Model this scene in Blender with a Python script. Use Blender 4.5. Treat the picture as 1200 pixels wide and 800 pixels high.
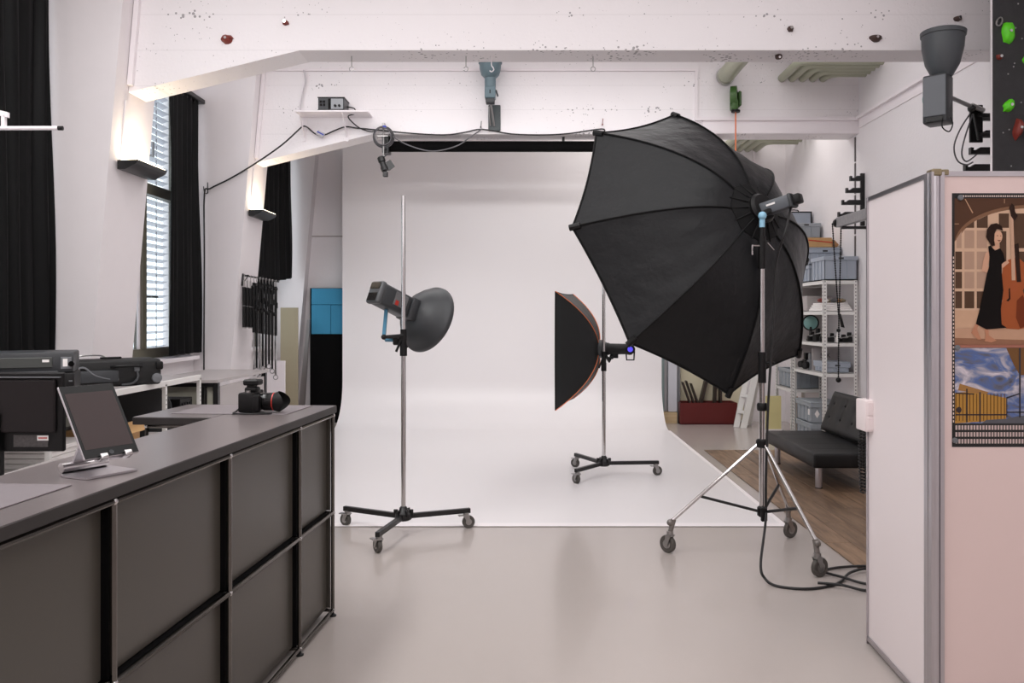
import bpy, bmesh, math, random
from mathutils import Vector, Matrix
random.seed(7)
PI = math.pi
for o in list(bpy.data.objects): bpy.data.objects.remove(o)
SC = bpy.context.scene
COL = SC.collection

# ------------------------------------------------------------------ camera, world, lights, exposure
F, CX, CY, H = 970.0, 620.0, 370.0, 1.555      # focal length in pixels of a 1200x800 frame, principal point, eye height
cd = bpy.data.cameras.new('camera'); cam = bpy.data.objects.new('camera', cd); COL.objects.link(cam)
cam.location = (0, 0, H); cam.rotation_euler = (PI/2, 0, 0)
cd.sensor_width = 36; cd.lens = F/1200*36; cd.shift_x = -(CX-600)/1200; cd.shift_y = -(400-CY)/1200
cd.clip_start = .05; cd.clip_end = 200
SC.camera = cam
vs = SC.view_settings
vs.view_transform = 'Standard'; vs.look = 'None'; vs.gamma = 1; vs.use_curve_mapping = False; vs.exposure = 0.10
SC.cycles.max_bounces = 8; SC.cycles.diffuse_bounces = 5; SC.cycles.use_denoising = True
SC.cycles.sample_clamp_indirect = 6; SC.cycles.caustics_reflective = False; SC.cycles.caustics_refractive = False

wd = bpy.data.worlds.new('overcast_sky'); SC.world = wd; wd.use_nodes = True
bg = wd.node_tree.nodes['Background']; bg.inputs[0].default_value = (.90, .95, 1.0, 1); bg.inputs[1].default_value = 2.1

def area(name, loc, rot, sx, sy, power, col=(1, .985, .975), spread=PI):
    l = bpy.data.lights.new(name, 'AREA'); l.shape = 'RECTANGLE'; l.size = sx; l.size_y = sy
    l.energy = power; l.color = col; l.spread = spread
    o = bpy.data.objects.new(name, l); COL.objects.link(o); o.location = loc; o.rotation_euler = rot
    return o
WARM = (1, .995, .99)
area('ceiling_light_front', (0.6, 3.6, 4.66), (0, 0, 0), 4.0, 4.0, 76, WARM)
area('added_pillar_fill', (-2.4, 3.0, 4.62), (0, math.radians(4), 0), .7, 3.6, 112, WARM)  # added unseen overhead fill that brightens the pillar faces on the window side
area('added_overhead_fill', (0.9, 0.0, 4.66), (0, 0, 0), 4.5, 2.4, 58, WARM)  # added unseen fill above the camera, brightens the upper partition front
area('ceiling_light_studio', (-.2, 8.0, 4.66), (0, 0, 0), 6.2, 1.4, 62, WARM)
area('added_back_bay_fill', (1.3, 10.9, 4.66), (0, math.radians(6), 0), 4.6, 1.2, 60, (1, .975, .94))  # added fill in the rear bay, lifts the right wall and sweep top
area('beam_light', (-.3, 6.98, 3.86), (math.radians(62), 0, 0), 4.6, .14, 15, WARM, math.radians(80))
area('added_front_fill', (0, -3.7, 3.5), (math.radians(80), 0, 0), 6.0, 1.5, 42, (1, .985, .98))  # added soft frontal fill behind the camera; no window stands there

# ------------------------------------------------------------------ materials
def lin(c): 
    c = c/255.0
    return c/12.92 if c <= .04045 else ((c+.055)/1.055)**2.4
def rgb(t): return (lin(t[0]), lin(t[1]), lin(t[2]), 1)
MATS = {}
def mat(name, c, rough=.5, metal=0, var=.06, vs_=6, bump=0, bs=60, coat=0, emit=0, spec=.5, stretch=None, sheen=0):
    if name in MATS: return MATS[name]
    m = bpy.data.materials.new(name); m.use_nodes = True; MATS[name] = m
    nt = m.node_tree; b = nt.nodes['Principled BSDF']; L = nt.links.new
    b.inputs['Roughness'].default_value = rough; b.inputs['Metallic'].default_value = metal
    b.inputs['Specular IOR Level'].default_value = spec; b.inputs['Coat Weight'].default_value = coat
    b.inputs['Sheen Weight'].default_value = sheen
    tc = nt.nodes.new('ShaderNodeTexCoord'); mp = nt.nodes.new('ShaderNodeMapping'); L(tc.outputs['Object'], mp.inputs[0])
    if stretch: mp.inputs['Scale'].default_value = stretch
    n = nt.nodes.new('ShaderNodeTexNoise'); n.inputs['Scale'].default_value = vs_; n.inputs['Detail'].default_value = 4
    L(mp.outputs[0], n.inputs['Vector'])
    mx = nt.nodes.new('ShaderNodeMix'); mx.data_type = 'RGBA'
    C = rgb(c)
    mx.inputs[6].default_value = tuple(x*(1-var) for x in C[:3])+(1,); mx.inputs[7].default_value = tuple(min(1, x*(1+var)) for x in C[:3])+(1,)
    L(n.outputs['Fac'], mx.inputs[0]); L(mx.outputs[2], b.inputs['Base Color'])
    if bump:
        n2 = nt.nodes.new('ShaderNodeTexNoise'); n2.inputs['Scale'].default_value = bs; n2.inputs['Detail'].default_value = 5
        L(mp.outputs[0], n2.inputs['Vector'])
        bp = nt.nodes.new('ShaderNodeBump'); bp.inputs['Strength'].default_value = bump; bp.inputs['Distance'].default_value = .01
        L(n2.outputs['Fac'], bp.inputs['Height']); L(bp.outputs[0], b.inputs['Normal'])
    if emit:
        b.inputs['Emission Color'].default_value = C; b.inputs['Emission Strength'].default_value = emit
    return m

def concrete(name, c, pits=True):
    """painted board-marked concrete: fine relief, small pits along the board joints"""
    m = mat(name, c, rough=.6, var=.03, vs_=1.5, bump=.25, bs=40)
    nt = m.node_tree; L = nt.links.new; N = nt.nodes
    b = N['Principled BSDF']; mix = [x for x in N if x.type == 'MIX'][0]; tc = [x for x in N if x.type == 'TEX_COORD'][0]
    if pits:
        v = N.new('ShaderNodeTexVoronoi'); v.inputs['Scale'].default_value = 26; L(tc.outputs['Object'], v.inputs['Vector'])
        n = N.new('ShaderNodeTexNoise'); n.inputs['Scale'].default_value = 2.2; n.inputs['Detail'].default_value = 3; L(tc.outputs['Object'], n.inputs['Vector'])
        sx = N.new('ShaderNodeSeparateXYZ'); L(tc.outputs['Object'], sx.inputs[0])
        md = N.new('ShaderNodeMath'); md.operation = 'PINGPONG'; md.inputs[1].default_value = .14; L(sx.outputs['Z'], md.inputs[0])
        near = N.new('ShaderNodeMapRange'); near.inputs[1].default_value = 0; near.inputs[2].default_value = .06; near.inputs[3].default_value = .22; near.inputs[4].default_value = .05
        L(md.outputs[0], near.inputs[0])
        nr = N.new('ShaderNodeMapRange'); nr.inputs[1].default_value = .48; nr.inputs[2].default_value = .70; nr.inputs[3].default_value = 0; nr.inputs[4].default_value = 1.5
        L(n.outputs['Fac'], nr.inputs[0])
        th = N.new('ShaderNodeMath'); th.operation = 'MULTIPLY'; L(near.outputs[0], th.inputs[0]); L(nr.outputs[0], th.inputs[1])
        th2 = N.new('ShaderNodeMath'); th2.operation = 'ADD'; th2.inputs[1].default_value = .05; L(th.outputs[0], th2.inputs[0])
        lt = N.new('ShaderNodeMath'); lt.operation = 'LESS_THAN'; L(v.outputs['Distance'], lt.inputs[0]); L(th2.outputs[0], lt.inputs[1])
        jl = N.new('ShaderNodeMath'); jl.operation = 'LESS_THAN'; jl.inputs[1].default_value = .003; L(md.outputs[0], jl.inputs[0])
        jm = N.new('ShaderNodeMath'); jm.operation = 'MULTIPLY'; jm.inputs[1].default_value = .10; L(jl.outputs[0], jm.inputs[0])
        pm_ = N.new('ShaderNodeMath'); pm_.operation = 'MULTIPLY'; pm_.inputs[1].default_value = .62; L(lt.outputs[0], pm_.inputs[0])
        mxx = N.new('ShaderNodeMath'); mxx.operation = 'MAXIMUM'; L(jm.outputs[0], mxx.inputs[0]); L(pm_.outputs[0], mxx.inputs[1])
        m2 = N.new('ShaderNodeMix'); m2.data_type = 'RGBA'; m2.inputs[7].default_value = rgb((70, 64, 66))
        L(mxx.outputs[0], m2.inputs[0]); L(mix.outputs[2], m2.inputs[6]); L(m2.outputs[2], b.inputs['Base Color'])
    return m

def wood(name, c1, c2, axis='Y', rough=.45):
    if name in MATS: return MATS[name]
    m = mat(name, c1, rough=rough, var=.0)
    nt = m.node_tree; N = nt.nodes; L = nt.links.new; b = N['Principled BSDF']
    mix = [x for x in N if x.type == 'MIX'][0]; mp = [x for x in N if x.type == 'MAPPING'][0]; n = [x for x in N if x.type == 'TEX_NOISE'][0]
    mp.inputs['Scale'].default_value = (14, 1.3, 14) if axis == 'Y' else ((1.3, 14, 14) if axis == 'X' else (14, 14, 1.3))
    oi = N.new('ShaderNodeObjectInfo'); ad = N.new('ShaderNodeVectorMath'); ad.operation = 'ADD'
    sc_ = N.new('ShaderNodeMath'); sc_.operation = 'MULTIPLY'; sc_.inputs[1].default_value = 40; L(oi.outputs['Random'], sc_.inputs[0])
    L(mp.outputs[0], ad.inputs[0]); L(sc_.outputs[0], ad.inputs[1]); L(ad.outputs[0], n.inputs['Vector'])
    n.inputs['Scale'].default_value = 1.6; n.inputs['Detail'].default_value = 7; n.inputs['Roughness'].default_value = .65
    mr = N.new('ShaderNodeMapRange'); mr.inputs[1].default_value = .32; mr.inputs[2].default_value = .68; L(n.outputs['Fac'], mr.inputs[0]); L(mr.outputs[0], mix.inputs[0])
    mix.inputs[6].default_value = rgb(c1); mix.inputs[7].default_value = rgb(c2)
    hs = N.new('ShaderNodeHueSaturation'); vr = N.new('ShaderNodeMapRange'); vr.inputs[3].default_value = .78; vr.inputs[4].default_value = 1.2
    L(oi.outputs['Random'], vr.inputs[0]); L(vr.outputs[0], hs.inputs['Value']); L(mix.outputs[2], hs.inputs['Color']); L(hs.outputs[0], b.inputs['Base Color'])
    return m

def glass(name):
    m = bpy.data.materials.new(name); m.use_nodes = True; nt = m.node_tree; N = nt.nodes; L = nt.links.new
    N.remove(N['Principled BSDF']); out = N['Material Output']
    t = N.new('ShaderNodeBsdfTransparent'); t.inputs[0].default_value = (.94, .97, .97, 1); g = N.new('ShaderNodeBsdfGlossy'); g.inputs['Roughness'].default_value = .02
    lw = N.new('ShaderNodeLayerWeight'); fr = N.new('ShaderNodeMath'); fr.operation = 'POWER'; fr.inputs[1].default_value = 5; L(lw.outputs['Facing'], fr.inputs[0]); mx = N.new('ShaderNodeMixShader')
    L(fr.outputs[0], mx.inputs[0]); L(t.outputs[0], mx.inputs[1]); L(g.outputs[0], mx.inputs[2]); L(mx.outputs[0], out.inputs[0])
    return m

M_WALL = concrete('white_painted_wall', (234, 229, 231), pits=False)
M_BEAM = concrete('white_board_marked_concrete', (240, 235, 237))
M_PIL = mat('white_pillar_paint', (233, 227, 229), rough=.55, var=.02, bump=.08, bs=20)
M_TRIM = mat('white_trim_paint', (238, 231, 234), rough=.5, var=.02)
M_CEIL = mat('ceiling_paint', (236, 230, 230), rough=.8, var=.02)
M_FLOOR = mat('grey_epoxy_floor', (180, 171, 166), rough=.22, var=.035, vs_=1.2, bump=.012, bs=3, coat=.15)
M_CYC = mat('white_studio_vinyl', (234, 230, 231), rough=.38, var=.012, vs_=.6)
M_TAPE = mat('white_cloth_tape', (246, 240, 241), rough=.5, var=.01)
M_BLACK = mat('black_plastic', (14, 13, 14), rough=.45, var=.15, spec=.3)
M_BLACKG = mat('black_gloss_plastic', (12, 11, 12), rough=.2, var=.1, spec=.25)
M_CHAR = mat('charcoal_plastic', (54, 56, 59), rough=.42, var=.08)
M_GREYP = mat('grey_plastic', (108, 110, 114), rough=.42, var=.06)
M_CHROME = mat('chrome', (205, 203, 203), rough=.12, metal=1, var=.03)
M_STEEL = mat('brushed_steel', (165, 163, 162), rough=.32, metal=1, var=.08)
M_ALU = mat('anodised_aluminium', (196, 192, 196), rough=.32, metal=1, var=.05)
M_DSTEEL = mat('dark_chrome_tube', (104, 100, 96), rough=.18, metal=1, var=.05)
M_BRONZE = mat('old_brass', (150, 138, 112), rough=.4, metal=1, var=.15)
M_GALV = mat('galvanised_sheet', (150, 150, 152), rough=.45, metal=.75, var=.25, vs_=30)
M_BLMET = mat('black_powder_coat', (17, 16, 17), rough=.38, var=.1)
M_CURT = mat('black_curtain_velvet', (6, 6, 7), rough=.6, var=.2, vs_=3, bump=.12, bs=50, spec=.16)
M_CABLE = mat('black_rubber_cable', (24, 23, 24), rough=.5, var=.1)
M_GCABLE = mat('grey_cable', (96, 94, 98), rough=.5, var=.1)
M_WCABLE = mat('white_cable', (206, 200, 204), rough=.5, var=.05)
M_FABRIC = mat('black_softbox_fabric', (25, 26, 28), rough=.42, var=.10, vs_=2, bump=.35, bs=5, spec=.3)
[x for x in M_FABRIC.node_tree.nodes if x.type == 'BUMP'][0].inputs['Distance'].default_value = .05
M_FABB = mat('softbox_seam_webbing', (12, 12, 13), rough=.6, var=.1, spec=.2)
M_DIFF = mat('white_diffuser_cloth', (238, 238, 238), rough=.9, var=.02)
M_TEALF = mat('dark_teal_softbox_fabric', (18, 21, 22), rough=.55, var=.12, vs_=4, bump=.25, bs=8)
M_ORANGE = mat('orange_piping', (222, 120, 72), rough=.5, var=.08)
M_PANEL = mat('graphite_powder_coated_panel', (70, 66, 60), rough=.30, var=.03, vs_=2, bump=.02, bs=300)
M_TOP = mat('anthracite_linoleum_top', (108, 100, 100), rough=.30, var=.06, vs_=5, bump=.03, bs=120)
M_EDGE = mat('black_top_edge', (38, 34, 33), rough=.45, var=.08)
M_PAD = mat('grey_desk_pad', (124, 116, 119), rough=.42, var=.03)
M_RACK = mat('white_enamel_steel', (226, 224, 221), rough=.42, var=.03)
M_BIN = mat('blue_grey_crate_plastic', (160, 168, 180), rough=.45, var=.05)
M_BIN2 = mat('mid_grey_crate_plastic', (150, 157, 164), rough=.45, var=.05)
M_CARD = mat('brown_cardboard', (192, 152, 104), rough=.8, var=.08, vs_=12)
M_SOFA = mat('black_leatherette', (18, 18, 19), rough=.45, spec=.3, var=.12, vs_=8, bump=.12, bs=90)
M_DUCT = mat('mint_grey_pipe_insulation', (168, 170, 150), rough=.4, var=.06, metal=.15)
M_DUCTM = mat('galvanised_pipe_end', (176, 176, 168), rough=.3, metal=.8, var=.12)
M_REELG = mat('dark_green_plastic', (62, 96, 44), rough=.4, var=.12)
M_GREEN = mat('lime_green_resin', (92, 208, 26), rough=.45, var=.08, bump=.2, bs=30)
M_REDH = mat('dark_red_resin', (122, 44, 34), rough=.5, var=.15, bump=.2, bs=40)
M_BROWNH = mat('dark_brown_resin', (70, 50, 44), rough=.5, var=.2, bump=.2, bs=40)
M_CLIMB = mat('black_climbing_board', (48, 47, 49), rough=.75, var=.25, vs_=30, bump=.3, bs=160)
M_PFRONT = mat('blush_white_board', (226, 203, 199), rough=.4, var=.015, vs_=1)
M_PWHITE = mat('white_lacquer_board', (235, 225, 226), rough=.36, var=.015, vs_=1)
M_WPLAST = mat('white_plastic', (240, 228, 228), rough=.4, var=.02)
M_RED = mat('oxblood_painted_board', (92, 20, 18), rough=.45, var=.08)
M_BEIGE = mat('cream_board', (214, 205, 178), rough=.7, var=.04)
M_OLIVE = mat('olive_beige_board', (160, 150, 126), rough=.7, var=.04)
M_BLUEF = mat('blue_foam', (58, 140, 178), rough=.8, var=.08, vs_=4)
M_BLKF = mat('black_felt_board', (12, 11, 12), rough=.9, var=.2, vs_=40, spec=.1)
M_BLUEM = mat('blue_anodised_bracket', (66, 122, 150), rough=.4, metal=.3, var=.06)
M_PALEB = mat('pale_blue_joint', (150, 200, 226), rough=.35, var=.05)
M_SCREEN = mat('tablet_screen_off', (58, 46, 46), rough=.16, var=.02, spec=.2)
M_FRAMEW = mat('olive_grey_window_frame', (104, 100, 86), rough=.45, var=.05)
M_SLAT = mat('white_blind_slat', (218, 218, 226), rough=.4, var=.03)
M_WOOD = wood('oak_plank', (92, 70, 53), (150, 122, 97))
M_PINE = wood('pine_block', (186, 160, 122), (206, 182, 146), 'X')
M_FRAMED = wood('dark_frame_wood', (44, 34, 30), (64, 50, 42), 'Z')
M_LAMP = mat('sconce_lamp_glow', (255, 238, 205), rough=.5, var=0, emit=9)
M_GLASS = glass('window_glass')
M_LGREY = mat('light_grey_laminate', (172, 165, 164), rough=.4, var=.03)
M_GREYC = mat('grey_sheet_steel', (112, 112, 108), rough=.4, var=.06, metal=.3)
M_WHITEM = mat('white_paper', (240, 236, 234), rough=.7, var=.02)
M_BOTTLE = mat('teal_translucent_lens', (116, 156, 152), rough=.25, var=.05)
M_GREENP = mat('pale_green_plastic', (150, 186, 130), rough=.4, var=.05)
M_BLUEP = mat('blue_plastic', (44, 62, 168), rough=.4, var=.05)
M_REDP = mat('red_plastic', (190, 44, 32), rough=.4, var=.05)

# ------------------------------------------------------------------ mesh helpers
WT = {}
class MB:
    def __init__(s, T=None): s.bm = bmesh.new(); s.T = T.copy() if T else Matrix()
    def add(s, V, Fs):
        vs = [s.bm.verts.new(s.T @ Vector(v)) for v in V]; out = []
        for f in Fs:
            try: out.append(s.bm.faces.new([vs[i] for i in f]))
            except ValueError: pass
        return vs, out
    def box(s, c, d, R=None, bevel=0, seg=1):
        R = Matrix.Rotation(R, 3, 'Z') if isinstance(R, (int, float)) else (R or Matrix.Identity(3))
        c = Vector(c); V = []
        for z in (-.5, .5):
            for y in (-.5, .5):
                for x in (-.5, .5): V.append(c + R @ Vector((x*d[0], y*d[1], z*d[2])))
        vs, fs = s.add(V, [(0, 2, 3, 1), (4, 5, 7, 6), (0, 1, 5, 4), (2, 6, 7, 3), (0, 4, 6, 2), (1, 3, 7, 5)])
        if bevel:
            es = list({e for f in fs for e in f.edges})
            bmesh.ops.bevel(s.bm, geom=es, offset=bevel, segments=seg, affect='EDGES', profile=.5)
        return s
    def bb(s, x0, x1, y0, y1, z0, z1, bevel=0, seg=1):
        return s.box(((x0+x1)/2, (y0+y1)/2, (z0+z1)/2), (abs(x1-x0), abs(y1-y0), abs(z1-z0)), None, bevel, seg)
    def prism(s, poly, off):
        off = Vector(off); n = len(poly); V = [Vector(p) for p in poly]+[Vector(p)+off for p in poly]
        Fs = [tuple(range(n))[::-1], tuple(range(n, 2*n))]+[(i, (i+1) % n, n+(i+1) % n, n+i) for i in range(n)]
        s.add(V, Fs); return s
    def tube(s, p0, p1, r, r2=None, n=12, caps=True):
        p0, p1 = Vector(p0), Vector(p1); d = (p1-p0).normalized()
        return s.lathe([(r, 0), (r if r2 is None else r2, (p1-p0).length)], p0, d, n, caps)
    def lathe(s, prof, o, axis, n=20, caps=True):
        o = Vector(o); a = Vector(axis).normalized(); u = a.orthogonal().normalized(); w = a.cross(u)
        V = []; Fs = []
        for r, h in prof:
            for k in range(n):
                t = 2*PI*k/n; V.append(o+a*h+(u*math.cos(t)+w*math.sin(t))*max(r, 1e-5))
        for i in range(len(prof)-1):
            for k in range(n): Fs.append((i*n+k, i*n+(k+1) % n, (i+1)*n+(k+1) % n, (i+1)*n+k))
        if caps:
            Fs.append(tuple(range(n))[::-1]); Fs.append(tuple(range((len(prof)-1)*n, len(prof)*n)))
        s.add(V, Fs); return s
    def sweep(s, pts, r, n=8, closed=False):
        pts = [Vector(p) for p in pts]; m = len(pts); rr = r if isinstance(r, (list, tuple)) else [r]*m
        V = []; Fs = []; u = None
        for i, p in enumerate(pts):
            a = pts[(i-1) % m] if (i > 0 or closed) else p; b = pts[(i+1) % m] if (i < m-1 or closed) else p
            t = (b-a).normalized()
            u = t.orthogonal().normalized() if u is None else (u-t*u.dot(t)).normalized()
            w = t.cross(u)
            for k in range(n):
                q = 2*PI*k/n; V.append(p+(u*math.cos(q)+w*math.sin(q))*rr[i])
        for i in range(m if closed else m-1):
            j = (i+1) % m
            for k in range(n): Fs.append((i*n+k, i*n+(k+1) % n, j*n+(k+1) % n, j*n+k))
        if not closed: Fs += [tuple(range(n))[::-1], tuple(range((m-1)*n, m*n))]
        s.add(V, Fs); return s
    def grid(s, rows, thick=None):
        m = len(rows[0]); V = [v for r in rows for v in r]; Fs = []
        for i in range(len(rows)-1):
            for j in range(m-1): Fs.append((i*m+j, i*m+j+1, (i+1)*m+j+1, (i+1)*m+j))
        vs, fs = s.add(V, Fs)
        if thick: bmesh.ops.solidify(s.bm, geom=fs, thickness=thick)
        return s
    def ball(s, c, r, sc=(1, 1, 1), R=None, n=12, jitter=0):
        prof = [(math.sin(PI*i/(n//2+2)), -math.cos(PI*i/(n//2+2))) for i in range(n//2+3)]
        R = R or Matrix.Identity(3); V = []; Fs = []
        for (pr, h) in prof:
            for k in range(n):
                t = 2*PI*k/n; q = Vector((pr*math.cos(t)*sc[0], pr*math.sin(t)*sc[1], h*sc[2]))*r
                if jitter: q *= 1+random.uniform(-jitter, jitter)
                V.append(Vector(c)+R @ q)
        for i in range(len(prof)-1):
            for k in range(n): Fs.append((i*n+k, i*n+(k+1) % n, (i+1)*n+(k+1) % n, (i+1)*n+k))
        s.add(V, Fs); return s
    def build(s, name, m, parent=None, sharp=35, **props):
        bm = s.bm
        bmesh.ops.remove_doubles(bm, verts=bm.verts, dist=1e-6)
        bmesh.ops.recalc_face_normals(bm, faces=bm.faces)
        ca = math.radians(sharp)
        for f in bm.faces: f.smooth = True
        for e in bm.edges:
            if len(e.link_faces) != 2 or e.calc_face_angle(0) > ca: e.smooth = False
        me = bpy.data.meshes.new(name); bm.to_mesh(me); bm.free()
        me.materials.append(m)
        o = bpy.data.objects.new(name, me); COL.objects.link(o)
        if parent: o.parent = parent
        for k, v in props.items(): o[k] = v
        return o

def thing(name, label, cat, loc=(0, 0, 0), rz=0, group=None):
    o = bpy.data.objects.new(name, None); COL.objects.link(o); o.empty_display_size = .1
    o.location = loc; o.rotation_euler = (0, 0, rz); o['label'] = label; o['category'] = cat
    if group: o['group'] = group
    WT[o.name] = (Matrix.Translation(Vector(loc)) @ Matrix.Rotation(rz, 4, 'Z')).inverted()
    return o
def W(t): return WT[t.name]
def solo(name, label, cat, m, loc, fn, group=None, sharp=35):
    """a thing that is a single mesh; fn draws it in world coordinates"""
    b = MB(Matrix.Translation(-Vector(loc))); fn(b); o = b.build(name, m, None, sharp)
    o.location = loc; o['label'] = label; o['category'] = cat
    if group: o['group'] = group
    return o
def struct(name, b, m, parent=None, label=None):
    o = b.build(name, m, parent)
    if not parent: o['kind'] = 'structure'
    if label: o['label'] = label
    return o
def dup(root, loc, rz=None, label=None):
    r = root.copy(); COL.objects.link(r); r.location = loc
    if rz is not None: r.rotation_euler = (0, 0, rz)
    if label: r['label'] = label
    for ch in list(root.children):
        c = ch.copy(); COL.objects.link(c); c.parent = r
        for g in ch.children:
            d = g.copy(); COL.objects.link(d); d.parent = c
    return r
def P(px, py, d): return Vector(((px-CX)*d/F, d, H+(CY-py)*d/F))   # a real point at depth d seen at a photo pixel
def smooth_path(pts, k=6):
    """Catmull-Rom through the points"""
    pts = [Vector(p) for p in pts]; q = [pts[0]]+pts+[pts[-1]]; out = []
    for i in range(1, len(q)-2):
        a, b, c, d = q[i-1:i+3]
        for j in range(k):
            t = j/k; out.append(.5*((2*b)+(c-a)*t+(2*a-5*b+4*c-d)*t*t+(3*b-a-3*c+d)*t**3))
    return out+[pts[-1]]
def frame_of(n, up=(0, 0, 1)):
    n = Vector(n).normalized(); u = Vector(up).cross(n).normalized(); v = n.cross(u)
    return Matrix((u, v, n)).transposed()     # columns: across, up, along n

# ------------------------------------------------------------------ setting
LX, RX, BY = -3.77, 3.78, 12.2
b = MB(); b.bb(-4.1, 4.0, -4.2, 12.4, -.1, 0); struct('floor', b, M_FLOOR)
b = MB(); b.bb(-4.1, 4.0, -4.2, 12.4, 4.72, 4.82); struct('ceiling', b, M_CEIL)
WIN = [(3.9, 6.15), (7.05, 9.2), (10.1, 11.85)]; WZ0, WZ1 = 1.12, 4.12
b = MB(); b.bb(-4.07, LX, -4.2, 12.4, 0, WZ0); b.bb(-4.07, LX, -4.2, 12.4, WZ1, 4.72)
ys = [-4.2]+[y for w in WIN for y in w]+[12.4]
for i in range(0, len(ys), 2): b.bb(-4.07, LX, ys[i], ys[i+1], WZ0, WZ1)
struct('wall_left', b, M_WALL)
b = MB(); b.bb(RX, RX+.2, -4.2, 12.4, 0, 4.72); struct('wall_right', b, M_WALL)
b = MB(); b.bb(LX, RX, BY, BY+.2, 0, 4.72); struct('wall_back', b, M_WALL)
b = MB(); b.bb(LX, RX, -4.2, -4.0, 0, 4.72); struct('wall_front', b, M_WALL)

def leg_x(z): return -3.435+.405*z/4.7
for i, (y0, y1) in enumerate([(6.3, 6.95), (9.3, 9.95), (12.0, 12.2)]):
    b = MB(); b.prism([(LX, y0, 0), (leg_x(0), y0, 0), (leg_x(4.7), y0, 4.7), (LX, y0, 4.7)], (0, y1-y0, 0))
    struct('pillar', b, M_PIL)
for i, (y0, y1) in enumerate([(6.5, 6.8), (9.5, 9.8)]):
    b = MB(); b.prism([(leg_x(4.72)+.004, y0, 4.72), (leg_x(3.31)+.004, y0, 3.31), (-1.80, y0, 3.64), (RX, y0, 3.64), (RX, y0, 4.72)], (0, y1-y0, 0))
    o = struct('beam', b, M_BEAM)
# mouldings of the rear beam and the strips where beams meet pillars
b = MB()
b.bb(-2.95, 1.93, 9.475, 9.5, 4.36, 4.39); b.bb(1.90, 1.93, 9.475, 9.5, 3.83, 4.36)
b.bb(1.90, RX, 9.455, 9.5, 3.79, 3.83); b.bb(1.99, RX, 9.48, 9.5, 3.645, 3.79)
struct('trim_1', b, M_TRIM)
b = MB(); b.bb(RX-.05, RX, 6.8, 9.455, 3.80, 3.83); b.bb(RX-.012, RX, 6.8, 9.455, 3.70, 3.80); struct('trim_2', b, M_TRIM)
b = MB()
for y in (6.5, 9.5):
    b.prism([(leg_x(3.36)+.005, y-.04, 3.36), (leg_x(3.36)+.045, y-.04, 3.36), (leg_x(4.7)+.045, y-.04, 4.7), (leg_x(4.7)+.005, y-.04, 4.7)], (0, .04, 0))
struct('trim_3', b, M_TRIM)
# raised panels with grooves on the pillars' inner faces, under the haunch
b = MB()
for y0 in (6.3, 9.3):
    for (ya, yb) in ((y0+.16, y0+.24),):
        b.prism([(leg_x(2.82)+.001, ya, 2.82), (leg_x(2.82)+.012, ya, 2.82), (leg_x(3.24)+.012, ya, 3.24), (leg_x(3.24)+.001, ya, 3.24)], (0, yb-ya, 0))
struct('trim_4', b, M_PIL)
# the dashed slim wall standard on the right wall at the rear beam
b = MB()
for z0, z1 in ((1.3, 2.0), (2.02, 2.48), (2.50, 2.95), (2.97, 3.32), (3.34, 3.62)): b.bb(RX-.012, RX, 9.57, 9.595, z0, z1)
struct('trim_5', b, mat('dull_steel_strip', (120, 116, 116), rough=.5, metal=.5))
b = MB(); b.bb(LX, RX, BY-.006, BY, 2.72, 2.735); struct('trim_6', b, mat('grey_joint_line', (170, 160, 156), rough=.8))
b = MB(); b.bb(3.30, 3.33, 12.17, 12.2, 2.75, 4.7); struct('trim_7', b, M_TRIM)

# windows
for wi, (y0, y1) in enumerate(WIN):
    root = MB(); fx0, fx1 = -3.98, -3.90
    root.bb(fx0, fx1, y0, y0+.06, WZ0, WZ1); root.bb(fx0, fx1, y1-.06, y1, WZ0, WZ1)
    root.bb(fx0, fx1, y0+.06, y1-.06, WZ0, WZ0+.10); root.bb(fx0, fx1, y0+.06, y1-.06, WZ1-.07, WZ1)
    root.bb(fx0, fx1+.015, y0+.06, y1-.06, 2.80, 2.91)
    ym = y0+(y1-y0)*.62
    root.bb(fx0, fx1+.01, ym-.05, ym+.04, WZ0+.10, 2.80)
    w = struct('window_%d' % (wi+1), root, M_FRAMEW)
    for (ya, yb, za, zb) in ((y0+.06, ym-.05, WZ0+.10, 2.80), (ym+.04, y1-.06, WZ0+.10, 2.80), (y0+.06, y1-.06, 2.91, WZ1-.07)):
        q = MB(); q.bb(-3.945, -3.941, ya, yb, za, zb); q.build('pane', M_GLASS, w)
        s_ = MB()
        s_.bb(-3.935, -3.915, ya, ya+.035, za, zb); s_.bb(-3.935, -3.915, yb-.035, yb, za, zb)
        s_.build('sash', M_TRIM, w)
    q = MB(); q.tube((-3.90, ym+.07, 1.75), (-3.86, ym+.07, 1.75), .012); q.bb(-3.865, -3.845, ym+.06, ym+.20, 1.74, 1.76)
    q.tube((-3.90, ym+.10, 3.2), (-3.86, ym+.10, 3.2), .012); q.bb(-3.865, -3.845, ym+.09, ym+.11, 3.18, 3.34)
    q.build('handle', M_STEEL, w)
    q = MB(); q.bb(LX-.14, LX+.10, y0-.02, y1+.02, WZ0-.045, WZ0-.005); q.build('window_sill', M_TRIM, w)
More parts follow.
